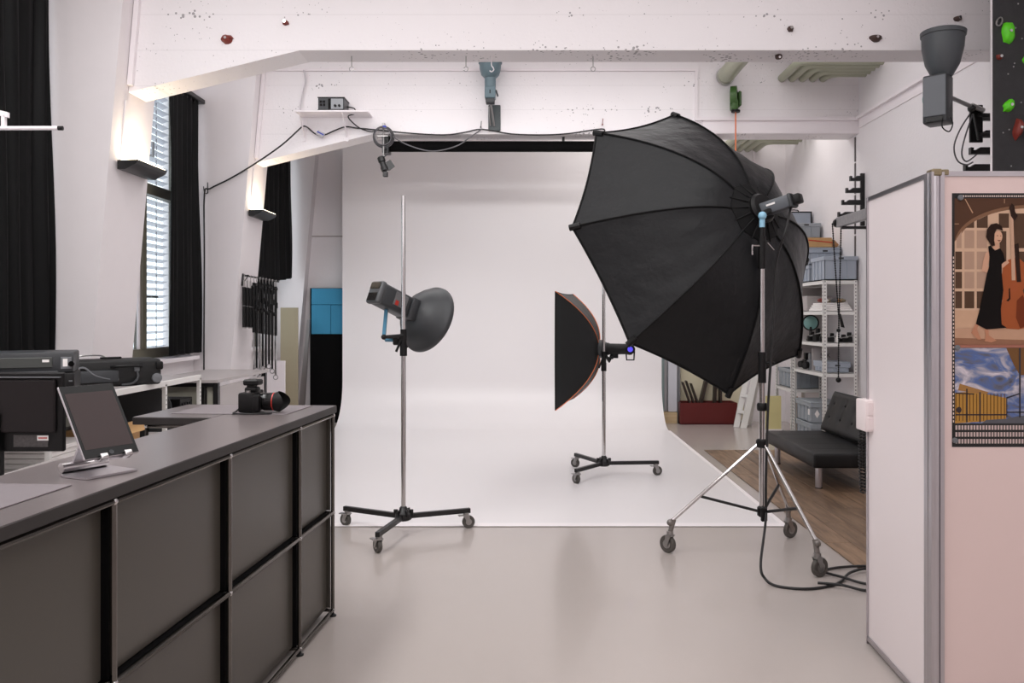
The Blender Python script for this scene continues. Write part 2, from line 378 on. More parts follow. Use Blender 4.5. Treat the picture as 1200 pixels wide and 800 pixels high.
# outside venetian blinds: one slat per piece
for wi, lab in ((0, 'white slatted outside blind behind the front black curtain'), (1, 'white slatted outside blind in the window beside the lit first pillar')):
    y0, y1 = WIN[wi]
    t = thing('venetian_blind', lab, 'blind', (-4.02, (y0+y1)/2, WZ0))
    me = None; z = .03; k = 0
    while z < 2.98:
        if me is None:
            q = MB(); L_ = (y1-y0)-.08
            rows = [[(x, -L_/2, zz), (x, L_/2, zz)] for x, zz in ((-.038, -.018), (-.02, -.006), (0, .002), (.02, .008), (.038, .012))]
            q.grid(rows, .0012); o = q.build('slat', M_SLAT, t); me = o
        else:
            o = me.copy(); COL.objects.link(o)
        o.location = (0, 0, z); z += .077
    q = MB()
    for yy in (-.75, .05, .80): q.tube((.0, yy, 0), (.0, yy, 3.0), .004, n=6)
    q.build('ladder_cord', M_CHAR, t)

# ------------------------------------------------------------------ white studio sweep
bx0, bx1, by, r = -2.66, 1.89, 11.8, .62
t = thing('studio_backdrop', 'seamless white studio sweep curving from back wall down onto the floor', 'backdrop', (-.38, 9, 0))
b = MB(W(t)); prof = [(6.13, .004), (8, .004), (10, .004), (by-r, .004)]
prof += [(by-r+r*math.sin(a), .004+r-r*math.cos(a)) for a in [PI/2*i/12 for i in range(1, 13)]]+[(by, 2.2), (by, 4.15)]
b.grid([[(bx0, y, z), (bx1, y, z)] for y, z in prof], .003); b.build('sweep', M_CYC, t, sharp=60)
b = MB(W(t)); b.bb(bx0, bx1+.02, 6.10, 6.19, .0045, .0065); b.bb(bx1-.02, bx1+.02, 6.19, by-r, .0045, .0065); b.build('edge_tape', M_TAPE, t)
b = MB(W(t)); b.tube((bx0, by, 4.2), (bx1, by, 4.2), .05, n=16); b.build('top_batten', M_ALU, t)

# black paper roll under the rear beam
t = thing('background_roll', 'long black background paper roll hung under the rear concrete beam', 'roll', (0.5, 9.66, 3.5))
b = MB(W(t)); b.lathe([(.062, 0), (.062, 3.85)], (-1.62, 9.66, 3.53), (1, 0, 0), 20); b.build('paper_roll', M_BLKF, t)
b = MB(W(t))
for x in (-1.6, 0.4, 2.1): b.bb(x-.015, x+.015, 9.645, 9.675, 3.585, 3.64)
b.build('hanger', M_BLMET, t)
b = MB(W(t)); b.bb(-1.70, -1.62, 9.57, 9.73, 3.44, 3.64, .006); b.build('end_bracket', M_BLMET, t)

# oak floor: every plank its own piece
t = thing('oak_floor', 'brown oak plank floor laid beneath the black sofa', 'flooring', (2.9, 7.3, 0))
meshes = {}
px0, px1, py0, py1 = 2.02, RX-.005, 5.09, 9.55
nr = 10; wdt = (px1-px0)/nr
for i in range(nr):
    y = py0; ln = [.55, 1.1, .8, .35, .95][i % 5]
    while y < py1-.02:
        e = min(y+ln, py1)
        if py1-e < .15: e = py1
        key = round(e-y, 3)
        if key not in meshes:
            q = MB(); q.box((0, 0, .006), (wdt-.003, (e-y)-.003, .008), None, .0015)
            o = q.build('plank', M_WOOD, t); meshes[key] = o
        else:
            o = meshes[key].copy(); COL.objects.link(o)
        o.location = Vector((px0+(i+.5)*wdt, (y+e)/2, .0003*random.random()))-Vector((2.9, 7.3, 0))
        y = e; ln = 1.22

# ------------------------------------------------------------------ curtains
def curtain(name, label, y0, y1, x, z0, z1, folds, amp, track=True, zb=None):
    t = thing(name, label, 'curtain', (x, (y0+y1)/2, z0))
    rows = []; n = folds*10
    for i in range(13):
        f = i/12; z = z1+(z0-z1)*f; row = []
        for j in range(n+1):
            g = j/n; y = y0+(y1-y0)*g
            zz = z if zb is None else z1+((z0*(1-g)+zb*g)-z1)*f
            a = amp*(.55+.45*f)*(.65+.35*math.sin(2.3*folds*g+1.3)+.25*math.sin(5.1*g*folds+2*f))
            row.append((x+a*math.sin(2*PI*folds*g+.5*math.sin(3*f+g*5))+.01*math.sin(5*g+4*f), y+.012*math.sin(7*f+9*g), zz))
        rows.append(row)
    b = MB(W(t)); b.grid(rows, .004); b.build('cloth', M_CURT, t, sharp=80)
    if track:
        b = MB(W(t)); b.bb(x-.04, x+.04, y0-.05, y1+(.25 if y1 < 11 else .05), z1, z1+.05, .006); b.build('curtain_track', M_BLMET, t)
        b = MB(W(t))
        for k in range(8): b.bb(x-.01, x+.01, y0+(y1-y0)*(k+.5)/8-.008, y0+(y1-y0)*(k+.5)/8+.008, z1-.03, z1)
        b.build('glider', M_BLMET, t)
    return t
curtain('blackout_curtain', 'full length black curtain at the front window beside the first pillar', 5.3, 6.27, -3.62, 1.29, 4.35, 6, .055)
curtain('blackout_curtain', 'black curtain drawn back in the window behind the lit first sconce', 8.45, 9.24, -3.68, 1.15, 3.93, 6, .045)
t = curtain('blackout_curtain', 'short black curtain hanging behind the rear pillar lamp above the pole rack', 10.3, 11.90, -3.42, 1.93, 3.85, 7, .045, True, 2.10)
b = MB(W(t)); b.bb(-3.50, -3.48, 10.25, 11.3, 1.85, 3.85); b.build('lining', M_CURT, t)

# white boom arm by the front curtain
t = thing('boom_arm', 'slim white wall boom arm crossing the front black curtain', 'boom arm', (LX, 4.5, 2.57))
b = MB(W(t)); b.tube((LX, 4.5, 2.575), (-2.56, 4.5, 2.575), .011, n=12); b.build('tube', M_TRIM, t)
b = MB(W(t)); b.tube((-2.56, 4.5, 2.575), (-2.535, 4.5, 2.575), .012, n=12); b.build('end_cap', M_BLACK, t)
b = MB(W(t)); b.prism([(LX, 4.49, 2.85), (LX, 4.49, 2.90), (-2.83, 4.49, 2.660), (-2.83, 4.49, 2.632)], (0, .02, 0)); b.build('brace', M_TRIM, t)
b = MB(W(t)); b.bb(LX, LX+.02, 4.42, 4.58, 2.48, 2.95); b.build('wall_plate', M_TRIM, t)
b = MB(W(t)); b.bb(-2.865, -2.845, 4.49, 4.51, 2.575, 2.64); b.build('brace_clamp', M_TRIM, t)

# ------------------------------------------------------------------ pillar sconces
def sconce(y0, label):
    x = leg_x(2.76)+.013
    t = thing('wall_sconce', label, 'wall lamp', (x, y0, 2.7))
    b = MB(W(t)); b.prism([(x, y0, 2.76), (x+.16, y0, 2.765), (x+.145, y0, 2.735), (x+.06, y0, 2.69), (x, y0, 2.69)], (0, .52, 0)); b.build('housing', M_BLMET, t)
    b = MB(W(t)); b.bb(x+.02, x+.15, y0+.02, y0+.5, 2.765, 2.772); b.build('lamp_tray', M_LAMP, t)
    l = bpy.data.lights.new('sconce_lamp', 'AREA'); l.shape = 'RECTANGLE'; l.size = .05; l.size_y = .22; l.energy = 1.5; l.color = (1, .84, .60); l.spread = 2.4
    o = bpy.data.objects.new('sconce_lamp', l); COL.objects.link(o); o.parent = t
    o.location = W(t) @ Vector((x+.075, y0+.18, 2.785)); o.rotation_euler = (PI, math.radians(-6), 0)
sconce(6.40, 'black uplight sconce glowing on the first pillar under the front beam')
sconce(9.40, 'black uplight sconce glowing on the second pillar beside the short curtain')

# ------------------------------------------------------------------ counter with grey panels
u = Vector((-.0675, -.9977, 0)); O_ = Vector((-1.018, 4.292, 0)); rzc = math.atan2(.0675, .9977)+PI/2  # local x runs away from the viewer
rzc = math.atan2(-u.y, -u.x)
def counter_frame(t, xs, ys, zs, rad=.0095):
    b = MB()
    for x in xs:
        for y in ys: b.tube((x, y, zs[0]), (x, y, zs[-1]), rad, n=10)
    for z in zs:
        for y in ys: b.tube((xs[0], y, z), (xs[-1], y, z), rad, n=10)
        for x in xs: b.tube((x, ys[0], z), (x, ys[1], z), rad, n=10)
    b.build('tube_frame', M_DSTEEL, t)
    b = MB()
    for x in xs:
        for y in ys:
            for z in zs: b.ball((x, y, z), .0125, n=10)
    b.build('ball_connector', M_CHROME, t)
    for x in xs:
        q = MB(); q.lathe([(.019, 0), (.019, .006), (.008, .012), (.006, zs[0])], (x, ys[0], 0), (0, 0, 1), 12); q.build('foot', M_BLACK, t)
        q = MB(); q.lathe([(.019, 0), (.019, .006), (.008, .012), (.006, zs[0])], (x, ys[1], 0), (0, 0, 1), 12); q.build('foot', M_BLACK, t)
XS = [-3.5, -2.75, -2.0, -1.25, -.5, 0]; ZS = [.03, .535, 1.04]
t = thing('reception_counter', 'long reception counter of graphite panels in a slim chrome tube frame', 'counter', O_, rzc)
counter_frame(t, XS, (0, .35), ZS)
for i in range(len(XS)-1):
    for j in range(2):
        q = MB(); q.bb(XS[i]+.0125, XS[i+1]-.0135, .028, .044, ZS[j]+.0135, ZS[j+1]-.0125, .002); q.build('panel', M_PANEL, t)
for i in range(1, len(XS)-1):
    for j in range(2):
        q = MB(); q.bb(XS[i]-.008, XS[i]+.008, .0125, .32, ZS[j]+.0125, ZS[j+1]-.0125); q.build('divider', M_BLKF, t)
for i in range(len(XS)-1):
    q = MB(); q.bb(XS[i]+.0125, XS[i+1]-.0125, .0125, .32, ZS[1]-.007, ZS[1]+.007); q.build('inner_shelf', M_BLKF, t)
for x in (0, -3.5):
    for j in range(2):
        q = MB(); q.bb(x-.004, x+.004, .0125, .3375, ZS[j]+.0125, ZS[j+1]-.0125); q.build('end_panel', M_PANEL, t)
for i in range(len(XS)-1):
    q = MB(); q.bb(XS[i]+.0125, XS[i+1]-.0125, .32, .33, ZS[0]+.0125, ZS[2]-.0125); q.build('back_panel', M_PANEL, t)
t = thing('counter_top', 'dark linoleum worktop lying along the graphite reception counter', 'worktop', O_+Vector((0, 0, 1.053)), rzc)
b = MB(); b.bb(-3.58, .022, -.014, .40, 0, .034, .002); b.build('slab', M_EDGE, t)
b = MB(); b.bb(-3.578, .020, -.012, .398, .0335, .0355); b.build('top_surface', M_TOP, t)
# return of the counter
t = thing('return_cabinet', 'short chrome framed return cabinet joining the far counter end', 'cabinet', O_, rzc)
counter_frame(t, [-.47, .0], (.42, .74), ZS)
b = MB(); b.bb(-.46, -.452, .43, .73, .545, .93); b.build('panel', M_GREYC, t)
b = MB(); b.bb(-.01, 0, .43, .73, .04, 1.03); b.build('back_panel', M_PANEL, t)
b = MB()
for k in range(3): b.bb(-.472, -.465, .44+.105*k, .525+.105*k, .99, 1.012); b.bb(-.47, -.463, .44+.105*k, .525+.105*k, .955, .98)
b.build('label_strip', M_WHITEM, t)
t = thing('corner_worktop', 'dark worktop of the short return carrying the camera', 'worktop', O_+Vector((0, 0, 1.053)), rzc)
b = MB(); b.bb(-.525, .022, .4015, .78, 0, .034, .002); b.build('slab', M_EDGE, t)
b = MB(); b.bb(-.523, .020, .403, .778, .0335, .0355); b.build('top_surface', M_TOP, t)
TZ = 1.0886
Lc = Matrix.Translation(O_) @ Matrix.Rotation(rzc, 4, 'Z')
def pad(label, x0, x1, y0, y1):
    loc = Lc @ Vector(((x0+x1)/2, (y0+y1)/2, TZ))
    t = thing('desk_pad', label, 'desk pad', loc, rzc)
    b = MB(); b.bb(-(x1-x0)/2, (x1-x0)/2, -(y1-y0)/2, (y1-y0)/2, .0003, .004, .0015)
    return b.build('mat', M_PAD, t)
pad('large grey desk pad on the counter in front of the tablet', -3.45, -2.03, .10, .39)
pad('grey desk pad under the camera at the far counter end', -.40, -.02, .10, .66)

# ------------------------------------------------------------------ tablet on its stand
tb = Vector((-1.292, 2.453, TZ))
yaw = math.radians(60.3)
t = thing('tablet', 'dark tablet with a switched off screen propped on the counter', 'tablet', tb, yaw)
wd_, hg, lean = .171, .24, math.radians(32.8)
R = Matrix.Rotation(-lean, 3, 'X')    # tilts the top away from the viewer
base = Vector((.0, -.09, 1.1445-TZ))
def tp(x, y, z): return base+R @ Vector((x, y, z))
def slab(b, x0, x1, y0, y1, z0, z1, bev=0): return b.box(tp((x0+x1)/2, (y0+y1)/2, (z0+z1)/2), (x1-x0, y1-y0, z1-z0), R, bev, 3)
b = MB(); slab(b, -wd_/2, wd_/2, -.006, .002, 0, hg, .0035); b.build('body', M_ALU, t)
b = MB(); slab(b, -wd_/2+.002, wd_/2-.002, -.0068, -.0058, .002, hg-.002); b.build('bezel', M_BLACKG, t)
b = MB(); slab(b, -wd_/2+.011, wd_/2-.011, -.0074, -.0066, .030, hg-.026); b.build('screen', M_SCREEN, t)
b = MB(); b.lathe([(.007, 0), (.007, .001)], tp(0, -.0068, .014), R @ Vector((0, -1, 0)), 16); b.build('home_button', M_CHAR, t)
ts = thing('tablet_stand', 'silver metal stand with two clips holding up the tablet', 'stand', tb, yaw)
b = MB(); b.prism([(-.075, -.085, .001), (.085, -.085, .001), (.085, .045, .001), (-.045, .075, .001), (-.085, .02, .001)], (0, 0, .006)); b.build('base_plate', M_ALU, ts)
b = MB(); b.tube((-.07, .045, .022), (.07, .045, .022), .015, n=16); b.build('hinge', M_CHROME, ts)
b = MB(); q0, q1 = Vector((0, .045, .025)), tp(0, .010, .11); d_ = q1-q0; b.prism([q0+Vector((-.035, 0, 0)), q0+Vector((.035, 0, 0)), q1+Vector((.035, 0, 0)), q1+Vector((-.035, 0, 0))], (0, .006, .004)); b.build('arm', M_ALU, ts)
b = MB(); slab(b, -.05, .05, .003, .007, -.005, .12, .001); b.build('back_plate', M_ALU, ts)
for x in (-.03, .045):
    b = MB(); slab(b, x-.012, x+.012, -.016, .007, -.008, -.002, .002); slab(b, x-.012, x+.012, -.018, -.012, -.008, .010, .003); b.build('clip', M_CHROME, ts)

# ------------------------------------------------------------------ camera on the return
cp = P(296, 482, 3.98); cp.z = TZ+.004
t = thing('photo_camera', 'black photo camera with zoom lens and flash trigger lying on the counter end', 'camera', cp, math.radians(-4))
b = MB(); b.bb(-.045, .03, -.07, .07, .004, .098, .010, 2); b.bb(-.028, .03, -.035, .03, .095, .122, .009, 2); b.bb(.02, .06, -.072, -.035, .006, .09, .012, 2)
b.bb(-.045, .028, .045, .07, .085, .104, .005); b.build('body', M_BLACK, t)
b = MB(); b.lathe([(.040, .03), (.040, .06), (.043, .062), (.043, .10), (.041, .103), (.041, .118)], (0, -.005, .052), (1, 0, 0), 28); b.build('lens', M_BLACKG, t)
b = MB(); b.lathe([(.0435, .108), (.0435, .113)], (0, -.005, .052), (1, 0, 0), 28); b.build('red_ring', M_REDP, t)
b = MB()
n = 32; rows = []
for k in range(n+1):
    a = 2*PI*k/n; ext = .150+.020*math.cos(2*a)
    rows.append([(h, -.005+rr*math.cos(a), .052+rr*math.sin(a)) for rr, h in ((.043, .112), (.047, .125), (.050, ext))])
b.grid(rows, .002); b.build('lens_hood', M_BLACK, t, sharp=60)
b = MB(); b.bb(-.02, .015, -.02, .02, .122, .130); b.bb(-.035, .04, -.034, .034, .130, .158, .006); b.build('flash_trigger', M_BLACK, t)
b = MB(); b.lathe([(.012, 0), (.012, .010)], (.0, -.052, .098), (0, 0, 1), 14); b.build('mode_dial', M_STEEL, t)
b = MB(); b.sweep(smooth_path([(-.045, .06, .08), (-.07, .05, .03), (-.08, 0, .004), (-.06, -.08, .003), (0, -.10, .003), (.06, -.09, .003), (.12, -.06, .003)]), .004, 6); b.build('strap', M_BLACK, t)

# ------------------------------------------------------------------ desk, monitor
t = thing('work_desk', 'pale grey desk standing behind the counter under the monitor', 'desk', (-2.25, 3.75, 0))
b = MB(W(t)); b.bb(-2.70, -1.86, 2.75, 4.72, .715, .745, .003); b.build('desk_top', M_LGREY, t)
for x in (-2.66, -1.90):
    for y in (2.79, 4.68):
        b = MB(W(t)); b.bb(x-.02, x+.02, y-.02, y+.02, 0, .715); b.build('leg', M_STEEL, t)
b = MB(W(t)); b.bb(-2.68, -1.88, 4.66, 4.70, .42, .715); b.build('modesty_panel', M_LGREY, t)
t = thing('computer_monitor', 'black monitor seen from behind beside the tablet', 'monitor', (-2.24, 3.5, .745))
b = MB(W(t)); b.bb(-2.54, -1.955, 3.478, 3.50, .985, 1.318, .006); b.build('screen_housing', M_BLACK, t)
b = MB(W(t)); b.bb(-2.52, -1.985, 3.463, 3.479, 1.065, 1.288, .006); b.build('rear_cover', mat('brown_black_plastic', (32, 27, 28), rough=.45, spec=.25), t)
b = MB(W(t)); b.bb(-2.50, -1.965, 3.462, 3.480, 1.296, 1.300); b.build('top_seam', M_GREYP, t)
b = MB(W(t)); b.bb(-2.27, -2.21, 3.45, 3.49, .75, 1.15, .004); b.build('stand_neck', M_BLACK, t)
b = MB(W(t)); b.bb(-2.36, -2.12, 3.38, 3.60, .7455, .757, .004); b.build('stand_foot', M_BLACK, t)
b = MB(W(t)); b.bb(-2.165, -2.02, 3.4755, 3.478, 1.005, 1.055); b.build('rating_plate', mat('speckled_rating_plate', (70, 66, 66), rough=.5, var=.7, vs_=90), t)
b = MB(W(t)); b.bb(-2.065, -2.018, 3.4745, 3.4755, 1.032, 1.053); b.build('sticker', M_WHITEM, t)
b = MB(W(t)); b.bb(-2.060, -2.023, 3.4738, 3.4745, 1.039, 1.046); b.build('sticker_print', mat('faded_red_print', (196, 120, 116)), t)

# ------------------------------------------------------------------ long metal shelf along the window wall and what stands on it
t = thing('metal_sideboard', 'low chrome framed steel sideboard along the window wall', 'sideboard', (-3.05, 5.6, 0))
SY = [4.05, 4.82, 5.58, 6.36, 7.02]; sx0, sx1 = -3.31, -2.80
for y in SY:
    for x in (sx0, sx1): b = MB(W(t)); b.bb(x-.014, x+.014, y-.014, y+.014, 0, 1.03); b.build('post', M_RACK, t)
for z, nm in ((1.03, 'top_plate'), (.56, 'shelf_plate'), (.08, 'bottom_plate')):
    b = MB(W(t)); b.bb(sx0-.01, sx1-.01, SY[0]-.02, SY[-1]+.02, z, z+.022); b.build(nm, M_GREYC if z < 1 else M_LGREY, t)
b = MB(W(t)); b.bb(sx1-.012, sx1+.014, SY[0]-.02, SY[-1]+.02, 1.012, 1.056, .003); b.build('front_rail', M_RACK, t)
b = MB(W(t)); b.bb(sx0-.012, sx0-.006, SY[0], SY[-1], .08, 1.03); b.build('rear_sheet', mat('pale_green_grey_sheet', (206, 208, 196), rough=.4), t)
for i in (2, 3):
    b = MB(W(t)); b.bb(sx0+.0, sx0+.05, SY[i]+.05, SY[i+1]-.03, .72, .76); b.bb(sx0+.0, sx0+.03, SY[i]+.05, SY[i+1]-.03, .84, .86); b.build('profile', M_GREYC, t)
b = MB(W(t))
for i in (3, 4):
    for k in range(9): b.bb(sx1-.002, sx1+.0155, SY[i]-.006, SY[i]+.002, .66+.035*k, .670+.035*k)
b.build('slot', M_BLACK, t, kind='stuff')
solo('lens_dome', 'dark grey dome reflector inside the steel sideboard', 'reflector', M_CHAR, (-3.05, 6.55, .585),
     lambda b: b.lathe([(.22, 0), (.215, .05), (.19, .10), (.14, .14), (.07, .165), (0.001, .17)], (-3.05, 6.52, .805), (-.2, 1, 0), 24))
for k, z in enumerate((.583, .684, .785)):
    solo('equipment_unit', ['black rack unit at the bottom of the sideboard stack', 'black rack unit in the middle of the sideboard stack', 'black rack unit on top of the sideboard stack'][k], 'equipment', M_BLACK, (-3.05, 6.86, z),
         lambda b, z=z: (b.bb(-3.25, -2.84, 6.74, 6.98, z, z+.09, .004), [b.tube((-2.842, 6.78+.05*j, z+.045), (-2.83, 6.78+.05*j, z+.045), .012, n=8) for j in range(4)]), group='rack units in the sideboard')
t = thing('cardboard_box', 'open brown cardboard box on the lower sideboard shelf', 'box', (-3.02, 5.85, .583))
b = MB(W(t)); b.bb(-3.2, -2.86, 5.66, 6.08, .583, .76); b.build('body', M_CARD, t)
b = MB(W(t)); b.box((-2.83, 5.87, .76), (.10, .40, .005), Matrix.Rotation(math.radians(40), 3, 'Y')); b.build('flap', M_CARD, t)
t = thing('paper_stack', 'pile of white paper on the sideboard behind the tablet', 'paper', (-3.0, 5.2, .583))
b = MB(W(t))
for k in range(6): b.box((-3.02+random.uniform(-.01, .01), 5.18+random.uniform(-.01, .01), .597+.03*k), (.30, .50, .026), random.uniform(-.03, .03))
b.build('sheets', M_WHITEM, t)

# printers / recorders
def recorder(name, label, x0, x1, y0, y1, z0, z1, badge):
    t = thing(name, label, 'printer', ((x0+x1)/2, (y0+y1)/2, z0)); t.rotation_euler = (0, 0, math.radians(24))
    b = MB(W(t)); b.bb(x0, x1, y0, y1, z0, z1, .012, 2); b.build('housing', M_CHAR if badge else M_BLACK, t)
    if badge:
        b = MB(W(t)); b.bb(x0+.02, x1-.11, y0-.008, y0+.004, z0+.03, z1-.03, .003); b.build('front_flap', mat('dark_green_grey_plastic', (70, 72, 70), rough=.4), t)
        b = MB(W(t)); b.bb(x1-.16, x1-.125, y0-.0095, y0-.008, (z0+z1)/2+.002, (z0+z1)/2+.017); b.build('badge', M_WHITEM, t)
        b = MB(W(t)); b.bb(x1-.068, x1-.012, y0-.005, y0+.003, z0+.02, z1-.03, .002); b.build('control_panel', M_GREYP, t)
        b = MB(W(t)); b.bb(x1-.056, x1-.032, y0-.007, y0-.004, z0+.035, z1-.04); b.build('display', M_WHITEM, t)
        b = MB(W(t)); b.tube((x1-.012, y0-.02, z0+.05), (x1-.012, y0, z0+.05), .016, n=12); b.build('knob', M_BLACKG, t)
        b = MB(W(t)); b.bb(x0-.015, x1-.08, y0-.03, y0+.02, z0+.0, z0+.010, .002); b.build('tray', M_CHAR, t)
    else:
        b = MB(W(t))
        for k in range(3): b.bb(x1-.03, x1-.012, y0-.005, y0+.004, z0+.03+.045*k, z0+.038+.045*k)
        b.build('led_row', M_GREYP, t)
    return t
recorder('printer_base', 'black printer base standing on the sideboard behind the monitor', -3.20, -2.715, 4.72, 5.12, 1.052, 1.225, False)
recorder('photo_printer', 'grey black photo printer with white badge stacked on the printer base', -3.18, -2.72, 4.74, 5.10, 1.2255, 1.345, True)
recorder('scanner', 'black scanner with dark blue side next to the front curtain', -3.30, -2.99, 4.12, 4.44, 1.052, 1.345, False)

# padded roll case
cz = 1.0525; cc = Vector((-3.02, 6.02, cz)); a = math.radians(38)
t = thing('equipment_case', 'black padded equipment case lying on the sideboard beneath the window', 'case', cc, a)
b = MB(); b.box((0, 0, .096), (.58, .30, .188), None, .022, 3); b.build('shell', mat('black_nylon', (15, 15, 16), rough=.6, var=.15, bump=.15, bs=200), t)
b = MB(); b.box((-.13, -.156, .075), (.26, .018, .085), None, .008, 2)
b.build('side_pocket', M_CHAR, t)
b = MB(); b.sweep(smooth_path([(-.28, -.153, .03), (-.27, -.160, .12), (-.22, -.162, .14), (-.16, -.162, .09), (-.08, -.160, .06), (0, -.156, .05)]), .007, 6); b.build('piping', M_GREYP, t)
b = MB(); b.sweep(smooth_path([(-.05, -.155, .14), (.0, -.185, .145), (.10, -.185, .145), (.15, -.155, .14)]), .010, 8); b.build('grip', M_BLACK, t)
b = MB(); b.box((.12, -.158, .125), (.035, .014, .045), None, .004); b.build('buckle', M_GREYP, t)
b = MB(); b.sweep(smooth_path([(.12, -.155, .11), (.125, -.168, .06), (.09, -.165, .02), (.02, -.155, .01)]), .009, 6); b.build('strap', M_CHAR, t)
for x in (.255,):
    b = MB(); b.lathe([(.034, 0), (.034, .02), (.02, .024)], (x, -.150, .05), (0, -1, 0), 18); b.build('wheel', M_GREYP, t)
    b = MB(); b.box((x+.02, -.14, .14), (.05, .05, .06), None, .012, 2); b.build('corner_guard', M_BLACK, t)
b = MB(); b.box((-.02, 0, .198), (.14, .03, .014), None, .005, 2); b.build('top_grip', M_BLACK, t)
b = MB(); b.sweep(smooth_path([(-.24, .05, .19), (-.2, .05, .215), (-.08, .05, .215), (-.04, .05, .19)]), .006, 6); b.build('trolley_bar', M_STEEL, t)

# tall side table further back
t = thing('side_table', 'light grey side table with black frame beyond the sideboard', 'table', (-3.0, 7.8, 0))
b = MB(W(t)); b.bb(-3.33, -2.69, 7.15, 8.55, .975, 1.003, .002); b.build('table_top', M_LGREY, t)
for x in (-3.30, -2.72):
    for y in (7.2, 8.5):
        b = MB(W(t)); b.bb(x-.022, x+.022, y-.022, y+.022, 0, .975); b.build('leg', M_BLMET, t)
b = MB(W(t)); b.bb(-2.86, -2.82, 7.18, 7.22, .02, .95); b.bb(-3.28, -2.74, 7.17, 7.2, .94, .975); b.build('front_bar', M_BLMET, t)
b = MB(W(t)); b.bb(-3.28, -2.87, 7.225, 7.235, .05, .94); b.bb(-2.81, -2.75, 7.225, 7.235, .05, .94); b.build('front_sheet', mat('grey_green_sheet', (176, 174, 160), rough=.5), t)
b = MB(W(t)); b.bb(-2.715, -2.705, 7.25, 8.45, .05, .94); b.build('side_sheet', M_LGREY, t)

# ------------------------------------------------------------------ pole rack on the second pillar
t = thing('pole_rack', 'black wall rail on the second pillar holding extension poles', 'rack', P(285, 324, 9.36))
pA, pB = P(285.5, 322.5, 9.42), P(327, 330, 9.62)
b = MB(W(t)); b.tube(pA, pB, .009, n=8); b.build('rail', M_BLMET, t)
b = MB(W(t)); xx = leg_x(1.98)+.0
q0 = Vector((xx-.02, 9.42, pA.z-.005)); b.tube(q0, pA+Vector((.06, 0, 0)), .007, n=8); b.bb(xx-.01, xx+.012, 9.40, 9.44, pA.z-.12, pA.z+.02); b.tube(Vector((xx, 9.42, pA.z-.11)), pA+Vector((.05, 0, -.005)), .005, n=8); b.build('wall_bracket', M_BLMET, t)
specs = [('b', .03), ('b', .12), ('b', .21), ('c', .30), ('p', .38), ('c', .47), ('p', .55), ('p', .64), ('p', .73), ('p', .82), ('c', .92)]
kind_no = {}
for i, (k, f) in enumerate(specs):
    top = pA.lerp(pB, f)+Vector((0, -.022, -.012)); ln = {'b': .55, 'c': 1.05, 'p': .98}[k]+random.uniform(-.03, .05)
    od = ['first', 'second', 'third', 'fourth', 'fifth']; kind_no[k] = kind_no.get(k, -1)+1
    lab = {'b': '%s short black strut from the pillar on the pole rack', 'c': '%s chrome extension pole from the pillar on the pole rack', 'p': '%s all black extension pole from the pillar on the rack'}[k] % od[kind_no[k]]
    q = thing('extension_pole', lab, 'pole', top, 0, {'b': 'short struts on the pole rack', 'c': 'chrome poles on the pole rack', 'p': 'black poles on the pole rack'}[k])
    r = .014
    b = MB(); b.sweep(smooth_path([(0, .012, -.045), (0, .0, -.02), (0, .012, .022), (0, .032, .018), (0, .036, .0)]), .0045, 6); b.build('hook', M_STEEL, q)
    if k == 'b':
        b = MB(); b.tube((0, 0, -.12), (0, 0, -ln), .021, n=10); b.build('sleeve', M_BLACK, q)
        b = MB(); b.tube((0, 0, -.04), (0, 0, -.12), .010, n=8); b.tube((0, 0, -ln), (0, 0, -ln-.012), .023, n=10); b.tube((0, 0, -.33), (0, 0, -.335), .022, n=10); b.build('fitting', M_STEEL, q)
    else:
        b = MB(); b.tube((0, 0, -.05), (0, 0, -.62), .017, n=10); b.ball((.004*(i % 3-1), 0, -.08-.02*(i % 2)), .026, n=8); b.box((.008, -.012, -.24-.03*(i % 3)), (.035, .03, .07), .4*i, .006); b.ball((-.008, -.012, -.37+.03*(i % 2)), .024, n=8); b.build('upper_sleeve', M_BLACK, q)
        b = MB(); b.tube((0, 0, -.55), (0, 0, -ln), .012, n=10); b.build('lower_tube', M_CHROME if k == 'c' else M_BLACK, q)
        b = MB(); ring = [(.026*math.cos(v), 0, -ln-.028+.026*math.sin(v)) for v in [2*PI*j/12 for j in range(12)]]; b.sweep(ring, .006, 6, True); b.build('end_ring', M_STEEL, q)

# boards leaning at the back wall
def slab_solo(name, label, m, x0, x1, y0, y1, z0, z1, cat='board', bev=.003):
    return solo(name, label, cat, m, ((x0+x1)/2, (y0+y1)/2, z0), lambda b: b.bb(x0, x1, y0, y1, z0, z1, bev))
slab_solo('backing_board', 'tall olive beige board standing behind the pole rack', M_OLIVE, P(328.5, 0, 11.5).x, P(349, 0, 11.5).x, 11.5, 11.53, .0, 1.67)
slab_solo('backing_board', 'small white board standing under the pole rack hooks', M_TRIM, P(310, 0, 10.6).x, P(334, 0, 10.6).x, 10.6, 10.62, .0, .98)
solo('metal_profile', 'silver profile leaning against the rear pillar', 'profile', M_ALU, (-3.13, 11.85, 0),
     lambda b: b.prism([(-3.33, 11.86, .0), (-3.23, 11.86, .0), (-3.17, 11.97, 1.5), (-3.21, 11.97, 1.5)], (0, .02, 0)))
t = thing('padded_board', 'black felt board with blue foam pads beside the white sweep', 'board', (-2.88, 12.1, 0))
b = MB(W(t)); b.bb(-3.19, -2.50, 12.06, 12.13, 0, 1.96); b.build('felt_board', M_BLKF, t)
for (x0, x1, z0, z1) in ((-3.165, -2.52, 1.72, 1.955), (-3.165, -2.885, 1.29, 1.715), (-2.88, -2.52, 1.29, 1.715)):
    b = MB(W(t)); b.bb(x0, x1, 12.035, 12.06, z0, z1, .006); b.build('foam_pad', M_BLUEF, t)

